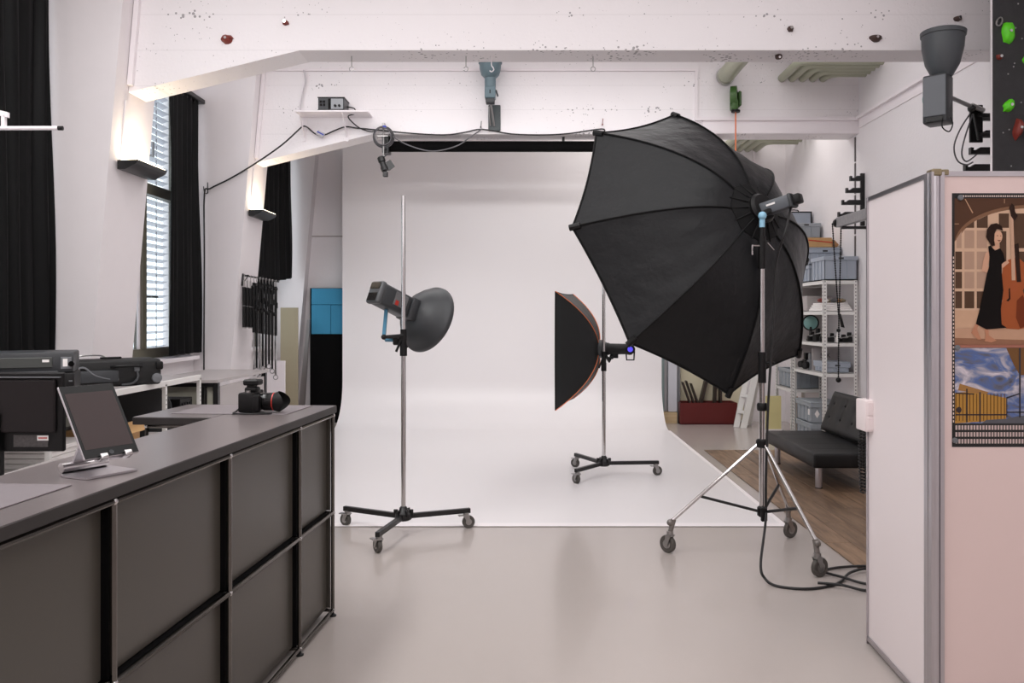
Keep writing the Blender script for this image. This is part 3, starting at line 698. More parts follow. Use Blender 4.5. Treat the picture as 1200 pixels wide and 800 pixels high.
# ------------------------------------------------------------------ softboxes
def softbox(t, c, n, ns, R, h, rh, roll, mf, seam, mdiff, sag, p=1.7, rib_r=.012, cap=True, up=(0, 0, 1)):
    A = frame_of(n, up); c = Vector(c); T = W(t)
    def pt(ang, s, inward=0):
        r = rh+(R-rh)*s; r *= (1-inward)
        return c+A @ Vector((r*math.cos(ang), r*math.sin(ang), h*(1-s**p)))
    NV, NU = 12, 10
    for k in range(ns):
        a0 = roll+2*PI*k/ns; a1 = a0+2*PI/ns; rows = []
        for i in range(NV+1):
            s = i/NV; p0, p1 = pt(a0, s), pt(a1, s); row = []
            for j in range(NU+1):
                f = j/NU; q = p0.lerp(p1, f); ctr = c+A @ Vector((0, 0, h*(1-s**p)-.5*h*s))
                q = q+(ctr-q)*sag*4*f*(1-f)*(.25+.75*s)
                if 0 < f < 1 and 0 < i < NV: q = q+(A @ Vector((0, 0, 1)))*.004*math.sin(17*f+3*k+6*s)*math.sin(PI*s)
                row.append(q)
            rows.append(row)
        b = MB(T); b.grid(rows, .003); b.build('panel', mf, t, sharp=70)
        b = MB(T); b.sweep([pt(a0, i/16)+(A @ Vector((math.cos(a0), math.sin(a0), .6)))*.004 for i in range(17)], rib_r, 6); b.build('rib', seam, t)
        b = MB(T); edge = rows[-1]; b.sweep([e for e in edge], rib_r*1.2, 6); b.build('rim_edge', M_FABB, t)
        if cap:
            b = MB(T); e = pt(a0, 1); d = (pt(a0, 1)-pt(a0, .93)).normalized(); b.tube(e-d*.055, e+d*.02, .022, n=8); b.build('rib_tip', M_BLACK, t)
    b = MB(T); dp = []
    for k in range(ns):
        q0, q1 = pt(roll+2*PI*k/ns, .955), pt(roll+2*PI*(k+1)/ns, .955)
        for j in range(8): f = j/8; q = q0.lerp(q1, f); dp.append(q+(c-q)*(sag*1.5+.01)*4*f*(1-f))
    b.add(dp, [tuple(range(len(dp)))]); b.build('diffuser', mdiff, t)
    b = MB(T); b.lathe([(rh*1.05, -.02), (rh*1.05, .008), (rh*.55, .05), (rh*.42, .07)], c+A @ Vector((0, 0, h-.005)), A @ Vector((0, 0, 1)), ns, True); b.build('collar', M_FABB, t)
    return A
kk = 1.16
oc = Vector((1.0633*kk, 5.1528*kk, H+.4327*kk)); on = Vector((.4939, -.8020, .3361)).normalized(); oR = .95*kk
t = thing('octabox', 'huge black octagonal softbox tilted down towards the white sweep', 'softbox', oc+Vector((0, 0, -1.0)))
A = softbox(t, oc, on, 8, oR, .56, .21, 1.4953, M_FABRIC, M_FABB, M_DIFF, .028, 1.75, .0065)
hub = oc+on*.56
b = MB(W(t))
for k in range(8):
    a0 = 1.4953+2*PI*k/8
    for j in range(2):
        p0 = hub+A @ Vector((.22*math.cos(a0+.4*j), .22*math.sin(a0+.4*j), -.005)); p1 = hub+A @ Vector((.11*math.cos(a0+.4*j), .11*math.sin(a0+.4*j), .05)); b.tube(p0, p1, .006, n=6)
b.build('gathered_cloth', M_FABB, t)
b = MB(W(t)); b.lathe([(.10, .03), (.105, .07), (.09, .09)], hub, on, 24); b.build('speed_ring', M_BLACK, t)

# big stand under the octabox
pc = Vector((1.515, 5.38, 0))
t = thing('rolling_stand', 'tall chrome tripod stand on three casters carrying the huge octabox', 'light stand', pc)
cast = [Vector((.925, 5.43, 0)), Vector((1.818, 5.80, 0)), Vector((1.717, 4.93, 0))]
b = MB(W(t)); b.tube(pc+Vector((0, 0, .27)), pc+Vector((0, 0, 1.15)), .020, n=14); b.tube(pc+Vector((0, 0, 1.30)), pc+Vector((0.0, 0, 1.88)), .016, n=14); b.build('pole', M_CHROME, t)
b = MB(W(t)); b.tube(pc+Vector((0, 0, 1.12)), pc+Vector((0, 0, 1.32)), .026, n=14); b.tube(pc+Vector((.02, 0, 1.25)), pc+Vector((.075, -.02, 1.25)), .008, n=8); b.build('lower_clamp', M_BLACK, t)
b = MB(W(t)); b.tube(pc+Vector((0, 0, 1.86)), pc+Vector((0, 0, 2.07)), .025, n=14); b.tube(pc+Vector((0, 0, 2.07)), pc+Vector((0, 0, 2.13)), .018, n=12); b.build('upper_clamp', M_BLACK, t)
b = MB(W(t)); b.tube(pc+Vector((-.02, -.01, 2.01)), pc+Vector((-.07, -.02, 2.01)), .006, n=8); b.tube(pc+Vector((-.07, -.02, 2.015)), pc+Vector((-.07, -.02, 1.95)), .007, n=8)
b.tube(pc+Vector((.03, -.01, 2.03)), pc+Vector((.07, -.02, 1.98)), .006, n=8); b.build('locking_lever', M_CHROME, t)
b = MB(W(t)); b.lathe([(.03, .70), (.04, .71), (.04, .745), (.03, .755)], pc, (0, 0, 1), 16); b.build('collar', M_BLACK, t)
b = MB(W(t)); b.lathe([(.03, .94), (.034, .95), (.034, .98), (.028, .99)], pc, (0, 0, 1), 16); b.build('collar', M_BLACK, t)
b = MB(W(t)); b.lathe([(.02, .25), (.032, .26), (.032, .31), (.022, .32)], pc, (0, 0, 1), 14); b.bb(pc.x-.02, pc.x+.02, pc.y-.055, pc.y-.03, .23, .32, .006); b.build('spreader_hub', M_BLACK, t)
def swivel_caster(t, c, top, ang, rw=.058):
    cst = MB(W(t)); cst.tube(c+Vector((0, 0, rw*1.9)), c+Vector((0, 0, rw*2.5)), .022, n=12); dx = Vector((math.cos(ang), math.sin(ang), 0)); sd = Vector((-dx.y, dx.x, 0))
    for s_ in (-1, 1): cst.prism([c+sd*s_*.020+Vector((0, 0, rw*2.05))-dx*.02, c+sd*s_*.020+Vector((0, 0, rw*2.05))+dx*.022, c+sd*s_*.020+dx*.030+Vector((0, 0, rw*.8)), c+sd*s_*.020+dx*.008+Vector((0, 0, rw*.8))], sd*.004)
    cst.box(c+Vector((0, 0, rw*2.03)), (.045, .045, .008), ang)
    f = cst.build('caster', M_STEEL, t)
    w = MB(W(t)); o = c+dx*.018+Vector((0, 0, rw)); w.lathe([(rw*.55, -.013), (rw*.9, -.015), (rw, -.010), (rw, .010), (rw*.9, .015), (rw*.55, .013)], o, sd, 24); w.build('wheel', mat('grey_rubber_tyre', (78, 74, 70), rough=.6), f)
    h = MB(W(t)); h.lathe([(rw*.5, -.016), (rw*.5, .016)], o, sd, 16); h.build('wheel_hub', M_STEEL, f)
    return f
for i, c in enumerate(cast):
    top = pc+(c-pc).normalized()*.028+Vector((0, 0, .72)); e = c+Vector((0, 0, .20))
    b = MB(W(t)); b.tube(top, e, .012, n=10); b.build('leg', M_CHROME, t)
    b = MB(W(t)); b.tube(e+(top-e)*.04, c+Vector((0, 0, .135)), .018, .016, n=10); b.ball(e, .022, n=10); b.build('leg_socket', mat('grey_cast_metal', (128, 122, 118), rough=.4, metal=.5), t)
    mid = top.lerp(e, .66 if i != 1 else .6); b = MB(W(t)); b.sweep([pc+(c-pc).normalized()*.02+Vector((0, 0, .285)), mid], .010, 6); b.build('spreader', M_BLMET, t)
    swivel_caster(t, c, None, [2.35, .5, .45][i])

# flash head on top of that stand
jt = pc+Vector((0.0, 0, 2.13))
hd = Vector((.50, -.70, .30)).normalized()
t = thing('studio_flash', 'grey studio flash head plugged into the back of the octabox', 'flash', jt)
Hc = hub+on*.07; top_c = hub+on*.24
hd = Vector((.78, -.58, .24)).normalized(); RA = frame_of(hd); hB = hub+on*.085-Vector((0, 0, .02)); b = MB(W(t)); b.sweep([hub+on*.03, hB+hd*.05], .045, 12); b.build('reflector_mount', M_BLACK, t)
b = MB(W(t))
b.box(hB+hd*.085, (.10, .085, .20), RA, .012, 2); b.build('housing', mat('slate_grey_housing', (84, 88, 94), rough=.4), t)
b = MB(W(t)); b.box(hB+hd*.19, (.108, .092, .024), RA, .008, 2); b.build('rear_rim', M_CHAR, t)
b = MB(W(t)); b.box(hB+hd*.205, (.092, .078, .008), RA, .002); b.build('control_panel', M_BLACK, t)
b = MB(W(t)); b.box(hB+hd*.065+RA @ Vector((-.0512, .012, 0)), (.002, .012, .06), RA); b.build('maker_plate', M_WHITEM, t)
b = MB(W(t)); e = hB+hd*.21; b.box(e+RA @ Vector((0, .0, .018)), (.08, .062, .05), RA, .010, 2); b.build('rear_grip', M_BLACK, t)
b = MB(W(t)); b.tube(jt, jt+Vector((0, 0, .07)), .018, n=12); b.ball(jt+Vector((0, -.005, .075)), .028, n=12); b.build('tilt_joint', M_PALEB, t)
b = MB(W(t)); b.sweep([jt+Vector((0, 0, .08)), (jt+Vector((0, 0, .09))).lerp(hB+hd*.08, .6)+Vector((0, 0, -.01)), hB+hd*.08], .022, 8); b.build('bracket', M_BLACK, t)

# its mains cable running down the pole and into coils by the partition
cpts = [hB+hd*.17+RA @ Vector((0, -.042, 0)), pc+Vector((.10, -.16, 2.08)), pc+Vector((.075, -.06, 1.9)), pc+Vector((.06, -.04, 1.5)), pc+Vector((.03, -.035, 1.0)), pc+Vector((.01, -.05, .5)), pc+Vector((.0, -.08, .25)),
        Vector((1.36, 4.86, .10)), Vector((1.37, 4.80, .03)), Vector((1.42, 4.74, .009)), Vector((1.55, 4.69, .009)), Vector((1.68, 4.72, .009)), Vector((1.80, 4.80, .010)), Vector((1.92, 4.95, .02)), Vector((2.05, 5.02, .022)), Vector((2.15, 4.95, .02)), Vector((2.12, 4.80, .02)), Vector((1.95, 4.76, .014)), Vector((1.84, 4.86, .022)), Vector((1.78, 5.0, .012)),
        Vector((1.90, 5.08, .012)), Vector((2.1, 5.06, .024)), Vector((2.2, 4.9, .03)), Vector((2.1, 4.68, .012)), Vector((1.9, 4.65, .012)), Vector((1.78, 4.71, .024)), Vector((1.66, 4.76, .02))]
solo('mains_cable', 'black mains cable hanging from the octabox head and coiled on floor', 'cable', M_CABLE, (1.9, 4.85, 0), lambda b: b.sweep(smooth_path(cpts, 8), .008, 8), sharp=80)

# ------------------------------------------------------------------ bar-legged rolling stands
def bar_stand(label, c, ends, top, collar, col_r=.018):
    t = thing('rolling_stand', label, 'light stand', c)
    b = MB(W(t)); b.tube(c+Vector((0, 0, .13)), c+Vector((0, 0, collar)), .017, n=14); b.tube(c+Vector((0, 0, collar+.1)), c+Vector((0, 0, top)), .0155, n=14); b.build('pole', M_CHROME, t)
    b = MB(W(t)); b.tube(c+Vector((0, 0, collar-.06)), c+Vector((0, 0, collar+.02)), .026, n=14); b.tube(c+Vector((0, 0, collar+.02)), c+Vector((0, 0, collar+.13)), .023, n=14)
    b.tube(c+Vector((0, -.01, collar+.09)), c+Vector((-.05, -.02, collar-.03)), .009, n=8); b.build('collar', M_BLACK, t)
    b = MB(W(t)); b.lathe([(.045, .10), (.06, .11), (.06, .15), (.035, .17), (.02, .20)], c, (0, 0, 1), 14)
    for k in range(6): b.box(c+Vector((.055*math.cos(k*PI/3), .055*math.sin(k*PI/3), .155)), (.03, .012, .045), k*PI/3, .003)
    b.build('base_hub', M_BLMET, t)
    for i, e in enumerate(ends):
        d = (e-c).normalized(); ang = math.atan2(d.y, d.x); p0 = c+d*.04+Vector((0, 0, .128)); p1 = e+d*.03+Vector((0, 0, .128))
        b = MB(W(t)); b.box((p0+p1)/2, ((p1-p0).length, .032, .034), ang, .002); b.build('leg', M_BLMET, t)
        f = swivel_caster(t, e, None, [2.6, .3, 2.2][i], .046)
        b = MB(W(t)); b.box(e+Vector((-.03, -.02, .098)), (.05, .035, .006), [2.6, .3, 2.2][i]); b.build('brake_pedal', M_STEEL, f)
    return t
c1 = Vector((-.895, 5.90, 0))
bar_stand('chrome rolling stand with flat black legs carrying the beauty dish', c1, [Vector((-1.345, 6.13, 0)), Vector((-.462, 6.07, 0)), Vector((-.985, 5.43, 0))], 2.41, 1.33)
c2 = Vector((.725, 8.03, 0))
bar_stand('chrome rolling stand with flat black legs carrying the orange trimmed softbox', c2, [Vector((.49, 8.50, 0)), Vector((1.235, 8.07, 0)), Vector((.448, 7.66, 0))], 1.98, 1.08)

# beauty dish flash on stand one
hn = Vector((.62, .66, -.37)).normalized(); hc = P(459, 352, 6.02); A = frame_of(hn); ap = c1+Vector((-.05, .05, 1.41))
t = thing('beauty_dish_flash', 'charcoal flash head with a big grey beauty dish on a rolling stand', 'flash', ap)
def hp(x, y, z): return hc+A @ Vector((x, y, z))
b = MB(W(t)); b.box(hp(0, 0, .0), (.135, .16, .27), A, .022, 3); b.build('housing', M_CHAR, t)
b = MB(W(t)); b.box(hp(0, 0, -.145), (.145, .17, .05), A, .020, 3); b.build('rear_cover', mat('dark_grey_cap', (78, 80, 82), rough=.4), t)
b = MB(W(t)); b.box(hp(0, .045, -.172), (.11, .05, .004), A, .001); b.box(hp(0, -.04, -.172), (.10, .06, .004), A, .001); b.build('control_recess', M_BLACKG, t)
b = MB(W(t)); b.box(hp(-.069, .01, .03), (.003, .10, .12), A, .001); b.box(hp(.069, .01, .03), (.003, .10, .12), A, .001); b.build('side_plate', mat('grey_side_plate', (112, 112, 114), rough=.5), t)
for s_ in (-1, 1):
    b = MB(W(t)); b.box(hp(.072*s_, -.02, .0), (.003, .035, .03), A, .001); b.build('red_mark', M_REDP, t)
b = MB(W(t)); b.box(hp(0, 0, .165), (.16, .165, .07), A, .012, 2); b.build('mount_box', M_CHAR, t)
b = MB(W(t)); b.lathe([(.075, .195), (.10, .20), (.17, .24), (.22, .295), (.25, .345), (.258, .35), (.262, .375), (.258, .385), (.248, .372), (.21, .30), (.10, .225), (.07, .22)], hc, hn, 48, False); b.build('dish', M_CHAR, t, sharp=50)
b = MB(W(t)); b.lathe([(.05, .33), (.06, .335), (.06, .34)], hc, hn, 20); b.build('deflector', M_ALU, t)
b = MB(W(t)); q = hp(0, -.08, -.02); b.sweep([q, q+Vector((-.015, -.01, -.19)), q+Vector((.0, -.02, -.215)), q+Vector((.10, -.03, -.215))], .017, 4); b.build('yoke', M_BLUEM, t)
b = MB(W(t)); b.box(q+Vector((.06, -.03, -.195)), (.07, .045, .022), None, .004); b.build('yoke_pad', M_GREENP, t)
b = MB(W(t)); b.box(q+Vector((.10, -.03, -.225)), (.09, .05, .06), None, .008); b.tube(q+Vector((.10, -.03, -.24)), c1+Vector((-.02, 0, 1.41)), .016, n=10); b.tube(c1+Vector((-.13, -.03, 1.405)), c1+Vector((.0, -.02, 1.415)), .013, n=10); b.ball(c1+Vector((-.135, -.03, 1.405)), .02, n=8)
b.tube(q+Vector((.13, -.03, -.24)), q+Vector((.16, -.05, -.27)), .008, n=8); b.build('tilt_joint', M_BLACK, t)

# small softbox
sn = Vector((.98, -.2, 0)).normalized(); sc_ = Vector((.352, 8.19, 1.232))
t = thing('softbox', 'square black softbox with orange piping facing sideways on its stand', 'softbox', sc_+Vector((0, 0, -.55)))
softbox(t, sc_, sn, 4, .775, .34, .07, PI/4, M_TEALF, M_ORANGE, M_DIFF, .02, 2.0, .0042, False)
sh = sc_+sn*.34
t = thing('studio_flash', 'black flash head with blue display behind the orange trimmed softbox', 'flash', sh+Vector((0.05, 0, -.1)))
A = frame_of(sn)
def sp(x, y, z): return sh+A @ Vector((x, y, z))
b = MB(W(t)); b.lathe([(.06, .0), (.062, .02), (.054, .04), (.052, .20), (.058, .225), (.056, .25), (.045, .26)], sp(0, 0, .07), sn, 24); b.build('housing', M_BLACK, t)
b = MB(W(t)); b.lathe([(.09, .0), (.09, .03), (.065, .075)], sp(0, 0, .0), sn, 20); b.build('speed_ring', M_CHAR, t)
b = MB(W(t)); pz = sp(.0, .0, .305); fr = Vector((-.1, -1, .0)).normalized(); b.lathe([(.048, 0), (.048, .03), (.04, .038)], pz+fr*.025, fr, 20); b.build('control_head', M_BLACK, t)
b = MB(W(t)); b.lathe([(.026, 0), (.026, .002)], pz+fr*.063, fr, 18); b.build('display', mat('lit_blue_display', (84, 74, 226), rough=.3, var=.5, vs_=60, emit=.7), t)
b = MB(W(t)); b.sweep([pz+Vector((-.04, -.01, -.03)), pz+Vector((-.035, -.01, -.105)), pz+Vector((.035, -.015, -.105)), pz+Vector((.04, -.01, -.02))], .008, 8); b.build('handle', M_BLACK, t)
b = MB(W(t)); b.sweep([sp(0, -.05, .13), sp(0, -.12, .10), c2+Vector((.02, .0, 1.17))], .016, 8); b.box(sp(0, -.07, .16), (.03, .04, .06), A, .005); b.tube(c2+Vector((.02, 0, 1.15)), c2+Vector((.075, -.01, 1.15)), .008, n=8); b.ball(c2+Vector((.08, -.01, 1.15)), .016, n=8); b.build('tilt_joint', M_BLACK, t)

# ------------------------------------------------------------------ ducts
def duct(label, pts, r, m=M_DUCT, endring=True):
    t = thing('insulated_pipe', label, 'pipe', pts[0], 0, None)
    b = MB(W(t)); b.sweep(pts, r, 14); b.build('jacket', m, t, sharp=50)
    return t
ordn = ['outermost', 'second', 'third', 'fourth', 'fifth', 'innermost']
for k in range(6):
    f = .115*k; z = 4.28; y = 8.83+f; xb = 2.90+.118*k; r = .046
    pts = [(RX-.002, y, z), (xb+.10, y, z), (xb+.03, y+.03, z), (xb, y+.10, z), (xb, 9.498 if k < 5 else 9.53, z)]
    if k == 5: pts = [(RX-.002, y, z), (xb+.06, y, z), (xb+.02, y+.01, z), (xb, y+.05, z), (xb, 9.498, z)]
    if y > 9.36: continue
    duct('%s mint grey pipe of the bent bundle in front of the rear beam' % ordn[k], pts, r)
t = duct('short galvanised pipe entering the rear beam beside the cable reel', [(2.25, 8.3, 4.30), (2.25, 9.498, 4.30)], .095, M_DUCT)
b = MB(W(t)); b.lathe([(.10, 0), (.105, .01), (.105, .05), (.10, .06)], (2.25, 9.44, 4.30), (0, 1, 0), 20); b.build('end_collar', M_DUCTM, t)
for k in range(5):
    z = 4.02; y = 11.0+.16*k; xb = 2.86+.12*k
    pts = [(RX-.002, y, z), (xb+.10, y, z), (xb+.03, y+.03, z), (xb, y+.10, z), (xb, BY-.002, z)]
    duct('%s mint grey pipe of the bent bundle beyond the rear beam' % ['outermost', 'second', 'third', 'fourth', 'innermost'][k], pts, .055)

# ------------------------------------------------------------------ fittings on the beams
for i, (px, lab) in enumerate(((412, 'steel eye hook under the front beam above the power supply shelf'), (546, 'steel eye hook under the front beam just before the upward flash head'), (695, 'steel eye hook under the front beam nearest the octabox'))):
    x = P(px, 0, 6.65).x
    solo('eye_hook', lab, 'hook', M_STEEL, (x, 6.65, 3.52), lambda b, x=x: (b.tube((x, 6.65, 3.64), (x, 6.65, 3.555), .004, n=8), b.sweep([(x+.018*math.sin(a), 6.65, 3.537-.018*-math.cos(a)) for a in [2*PI*j/12 for j in range(12)]], .004, 6, True)), 'eye hooks under the front beam')
x = P(576, 0, 6.65).x
solo('screw_hook', 'white open screw hook under the front beam before the upward flash head', 'hook', M_TRIM, (x, 6.65, 3.52), lambda b: b.sweep(smooth_path([(x, 6.65, 3.64), (x, 6.65, 3.57), (x+.012, 6.65, 3.55), (x+.018, 6.65, 3.53), (x, 6.65, 3.515), (x-.015, 6.65, 3.525)]), .0045, 6))
def hold(label, px, py, sx, sz, m, d=6.5, name='climbing_hold', tilt=0, dep=.045):
    c = P(px, py, d); 
    t = thing(name, label, 'climbing hold', c)
    rr = random.Random(int(px*7+py)); b = MB(W(t)); n = 14; rows = []
    R = Matrix.Rotation(tilt, 3, 'Y')
    for i in range(6):
        f = i/5; s = math.sqrt(max(0, 1-f*f))*.75+.25*(1-f); row = []
        for k in range(n+1):
            a = 2*PI*(k % n)/n; rr2 = random.Random(k*31+int(px)); w = 1+.16*rr2.uniform(-1, 1)
            row.append(c+R @ Vector((sx/2*s*w*math.cos(a), -dep*f, sz/2*s*w*math.sin(a))))
        rows.append(row)
    b.grid(rows); b.add(rows[-1][:-1], [tuple(range(n))]); b.build('grip', m, t, sharp=60)
    b = MB(W(t)); b.lathe([(.011, 0), (.011, .006)], c+Vector((0, -dep*.92, 0)), (0, -1, 0), 10); b.build('bolt', M_CHROME, t)
    return t
hold('red brown hold on the front beam at its haunch', 266, 46, .10, .075, M_REDH)
hold('tiny dark red hold on the front beam above the power supply shelf', 335, 27, .055, .045, M_REDH)
hold('small round brown hold on the front beam above the pipe bundle', 926, 34, .05, .05, M_BROWNH)
hold('wide dark brown hold on the front beam near the big wall flash', 1026, 45, .10, .065, M_BROWNH)
hold('small dark brown hold on the front beam above the big wall flash', 1122, 22, .065, .045, M_BROWNH, 6.5)
c = P(912.5, 68, 6.62)
t = thing('climbing_hold', 'small brown hold under the front beam edge', 'climbing hold', (c.x, 6.62, 3.64))
b = MB(); b.ball((0, 0, -.012), .03, (1, 1, .8), None, 10, .06); b.build('grip', M_BROWNH, t)
b = MB(); b.tube((0, -.02, -.02), (0, -.032, -.024), .010, n=8); b.build('bolt', M_CHROME, t)

# power supply shelf on the rear beam
sA, sB = P(347, 130, 9.27).x, P(432, 130, 9.27).x; sz = P(0, 131, 9.3).z
t = thing('bracket_shelf', 'small white bracket shelf on the rear beam', 'shelf', ((sA+sB)/2, 9.5, sz))
b = MB(W(t)); b.bb(sA, sB, 9.22, 9.5, sz-.018, sz, .002); b.build('board', M_TRIM, t)
for px in (354.5, 404.5):
    x = P(px, 0, 9.4).x
    b = MB(W(t)); b.bb(x-.016, x+.016, 9.488, 9.5, sz-.29, sz-.018); b.prism([(x-.006, 9.49, sz-.25), (x-.006, 9.49, sz-.22), (x-.006, 9.28, sz-.018), (x-.006, 9.25, sz-.018)], (.012, 0, 0)); b.build('bracket', M_TRIM, t)
bx = P(391, 0, 9.36).x
t = thing('power_supply', 'black boxed power supply with meters on the white wall shelf', 'power supply', (bx, 9.36, sz))
b = MB(W(t)); b.bb(bx-.145, bx+.145, 9.235, 9.485, sz, sz+.145, .006); b.build('case', M_CHAR, t)
b = MB(W(t)); b.bb(bx-.150, bx+.150, 9.232, 9.488, sz+.140, sz+.150); b.bb(bx-.150, bx+.150, 9.232, 9.488, sz+.0005, sz+.010); b.build('frame_edge', M_BLACK, t)
b = MB(W(t)); b.bb(bx+.0, bx+.135, 9.229, 9.236, sz+.015, sz+.130, .002); b.build('meter_panel', mat('pale_grey_panel', (150, 152, 156), rough=.4), t)
b = MB(W(t)); b.bb(bx-.03, bx-.004, 9.229, 9.236, sz+.015, sz+.130); [b.bb(bx-.125+.035*i, bx-.10+.035*i, 9.231, 9.236, sz+.05+.035*j, sz+.075+.035*j) for i in range(2) for j in range(2)]; b.build('socket', M_BLACKG, t)
b = MB(W(t)); [b.tube((bx+.05+.045*i, 9.229, sz+.05), (bx+.05+.045*i, 9.212, sz+.05), .014, n=10) for i in range(2)]; b.build('knob', M_BLACK, t)
# upward flash head on the rear beam
wx = P(580, 0, 9.5).x; wz = P(0, 138, 9.5).z
t = thing('wall_flash', 'blue grey flash head pointing up on a plate on the rear beam', 'flash', (wx, 9.5, wz))
b = MB(W(t)); b.bb(wx-.075, wx+.065, 9.485, 9.5, wz-.155, wz+.145, .008); b.build('wall_plate', mat('dark_slate_plate', (58, 66, 68), rough=.4), t)
b = MB(W(t)); b.tube((wx-.01, 9.48, wz-.10), (wx-.04, 9.36, wz+.12), .013, n=10); b.tube((wx-.05, 9.48, wz-.10), (wx-.06, 9.38, wz+.10), .009, n=10); b.build('arm', M_STEEL, t)
fx = P(574.5, 0, 9.3).x; fz = P(0, 116, 9.3).z
MSL = mat('slate_blue_housing', (92, 112, 120), rough=.4)
b = MB(W(t)); b.bb(fx-.06, fx+.06, 9.24, 9.37, fz-.0, fz+.13, .008); b.lathe([(.062, .13), (.064, .24)], (fx, 9.305, fz), (0, 0, 1), 24); b.build('housing', MSL, t)
b = MB(W(t)); b.lathe([(.066, .235), (.10, .27), (.118, .33), (.124, .40), (.132, .40), (.132, .43), (.122, .43), (.115, .34), (.06, .25)], (fx, 9.305, fz), (0, 0, 1), 32, False); b.build('reflector', MSL, t, sharp=50)
b = MB(W(t)); b.bb(fx-.05, fx+.05, 9.25, 9.36, fz-.05, fz+.0, .006); b.tube((fx+.065, 9.30, fz+.10), (fx+.085, 9.30, fz+.03), .010, n=8); b.build('joint', M_CHAR, t)
b = MB(W(t)); b.bb(fx-.006, fx+.006, 9.236, 9.241, fz+.05, fz+.09); b.build('socket', M_BLACK, t)

# coiled clamp lamp hanging near the roll end
kx = P(449, 0, 9.44).x; kz = P(0, 160, 9.44).z
t = thing('clamp_spot', 'black clamp spot hung on the rear beam with a coiled cable', 'spotlight', (kx, 9.44, kz))
for j in range(5):
    b = MB(W(t)); rr_ = .095+.006*j; b.sweep([(kx+rr_*math.cos(a), 9.42+.012*j-.02*math.sin(a), kz+.0+rr_*math.sin(a)) for a in [2*PI*i/24 for i in range(24)]], .006, 6, True); b.build('cable_loop', M_CABLE if j % 2 else M_GCABLE, t)
b = MB(W(t)); b.tube((kx, 9.46, kz+.14), (kx, 9.46, kz-.22), .009, n=8); b.bb(kx-.015, kx+.015, 9.45, 9.5, kz+.10, kz+.16); b.bb(kx-.06, kx+.06, 9.40, 9.41, kz-.006, kz+.004); b.build('stem', M_STEEL, t)
b = MB(W(t)); b.tube((kx+.05, 9.44, kz-.10), (kx+.05, 9.44, kz-.20), .006, n=8); b.tube((kx+.05, 9.44, kz-.20), (kx, 9.44, kz-.24), .006, n=8); b.build('yoke', M_CHAR, t)
b = MB(W(t)); b.lathe([(.03, 0), (.042, .01), (.042, .06), (.034, .07), (.034, .11), (.042, .13), (.042, .17)], (kx-.03, 9.44, kz-.23), (.35, -.1, -1), 18); b.bb(kx+.0, kx+.055, 9.41, 9.46, kz-.46, kz-.40, .006); b.build('lamp_body', M_BLMET, t)
b = MB(W(t)); b.box((kx+.075, 9.42, kz-.33), (.09, .004, .10), Matrix.Rotation(math.radians(-35), 3, 'Y')); b.build('barn_door', M_BLMET, t)
b = MB(W(t)); b.box((kx+.02, 9.41, kz+.105), (.04, .02, .03), None, .004); b.build('cable_tie', M_BLUEP, t)

# cables along the rear beam
ca = [P(239, 440, 9.27), P(239, 400, 9.27), P(239.5, 300, 9.27), P(239.5, 228, 9.27), P(246, 221, 9.27), P(270, 209, 9.26), P(300, 191, 9.27), P(330, 170, 9.28), P(350, 152, 9.36), P(355, 148, 9.44), P(360, 149, 9.44), P(370, 157, 9.44), P(380, 158, 9.44), P(392, 153, 9.45), P(405, 148.5, 9.45), P(418, 150, 9.46), P(440, 152, 9.46), P(480, 156, 9.47), P(520, 158, 9.47), P(545, 155, 9.47), P(565, 151.5, 9.47), P(600, 157, 9.47), P(640, 158, 9.47), P(670, 156, 9.47), P(705, 151, 9.47), P(708, 155, 9.48)]
solo('supply_cable', 'black supply cable running up the second pillar and along the rear beam', 'cable', M_CABLE, ca[0], lambda b: b.sweep(smooth_path(ca, 4), .009, 6), sharp=80)
cb = [P(405, 125, 9.42), P(415, 127, 9.35), P(416, 133, 9.35), P(408, 137, 9.35), P(420, 149, 9.44), P(434, 154, 9.44), P(444, 152, 9.43)]
solo('supply_cable', 'thin black cable looping down from the power supply to the clamp spot', 'cable', M_CABLE, cb[0], lambda b: b.sweep(smooth_path(cb, 6), .007, 6), sharp=80)
cc_ = [P(456, 157, 9.44), P(470, 166, 9.44), P(490, 174, 9.44), P(510, 177, 9.44), P(535, 171, 9.44), P(552, 160, 9.45), P(565, 151, 9.46)]
solo('supply_cable', 'grey cable sagging across the black paper roll', 'cable', M_GCABLE, cc_[0], lambda b: b.sweep(smooth_path(cc_, 6), .007, 6), sharp=80)
solo('signal_cable', 'thin white cable dropping to the wall shelf', 'cable', M_WCABLE, P(357, 84, 9.46), lambda b: b.sweep(smooth_path([P(356, 82, 9.46), P(358, 95, 9.47), P(355, 108, 9.47), P(352, 124, 9.46), P(352, 130, 9.45)], 5), .010, 6), sharp=80)
t = thing('inline_switch', 'small grey cable switch with a blue stripe under the wall shelf', 'switch', P(376, 157, 9.44))
b = MB(); b.box((0, -.005, 0), (.09, .035, .055), Matrix.Rotation(math.radians(28), 3, 'Y'), .008, 2); b.build('case', mat('pale_grey_switch', (176, 174, 180), rough=.4), t)
b = MB(); b.box((0, -.0235, .005), (.085, .003, .014), Matrix.Rotation(math.radians(28), 3, 'Y')); b.build('stripe', M_BLUEP, t)
t = thing('cable_hook', 'steel cable hook at the bend on the second pillar', 'hook', P(243, 224, 9.29))
b = MB(W(t)); q = P(243, 224, 9.29); b.tube(q+Vector((0, .01, .10)), q+Vector((0, .01, -.02)), .006, n=8); b.sweep(smooth_path([q+Vector((0, .008, -.02)), q+Vector((-.02, -.02, -.02)), q+Vector((-.035, -.02, .05))]), .006, 6); b.build('hook', M_CHAR, t)
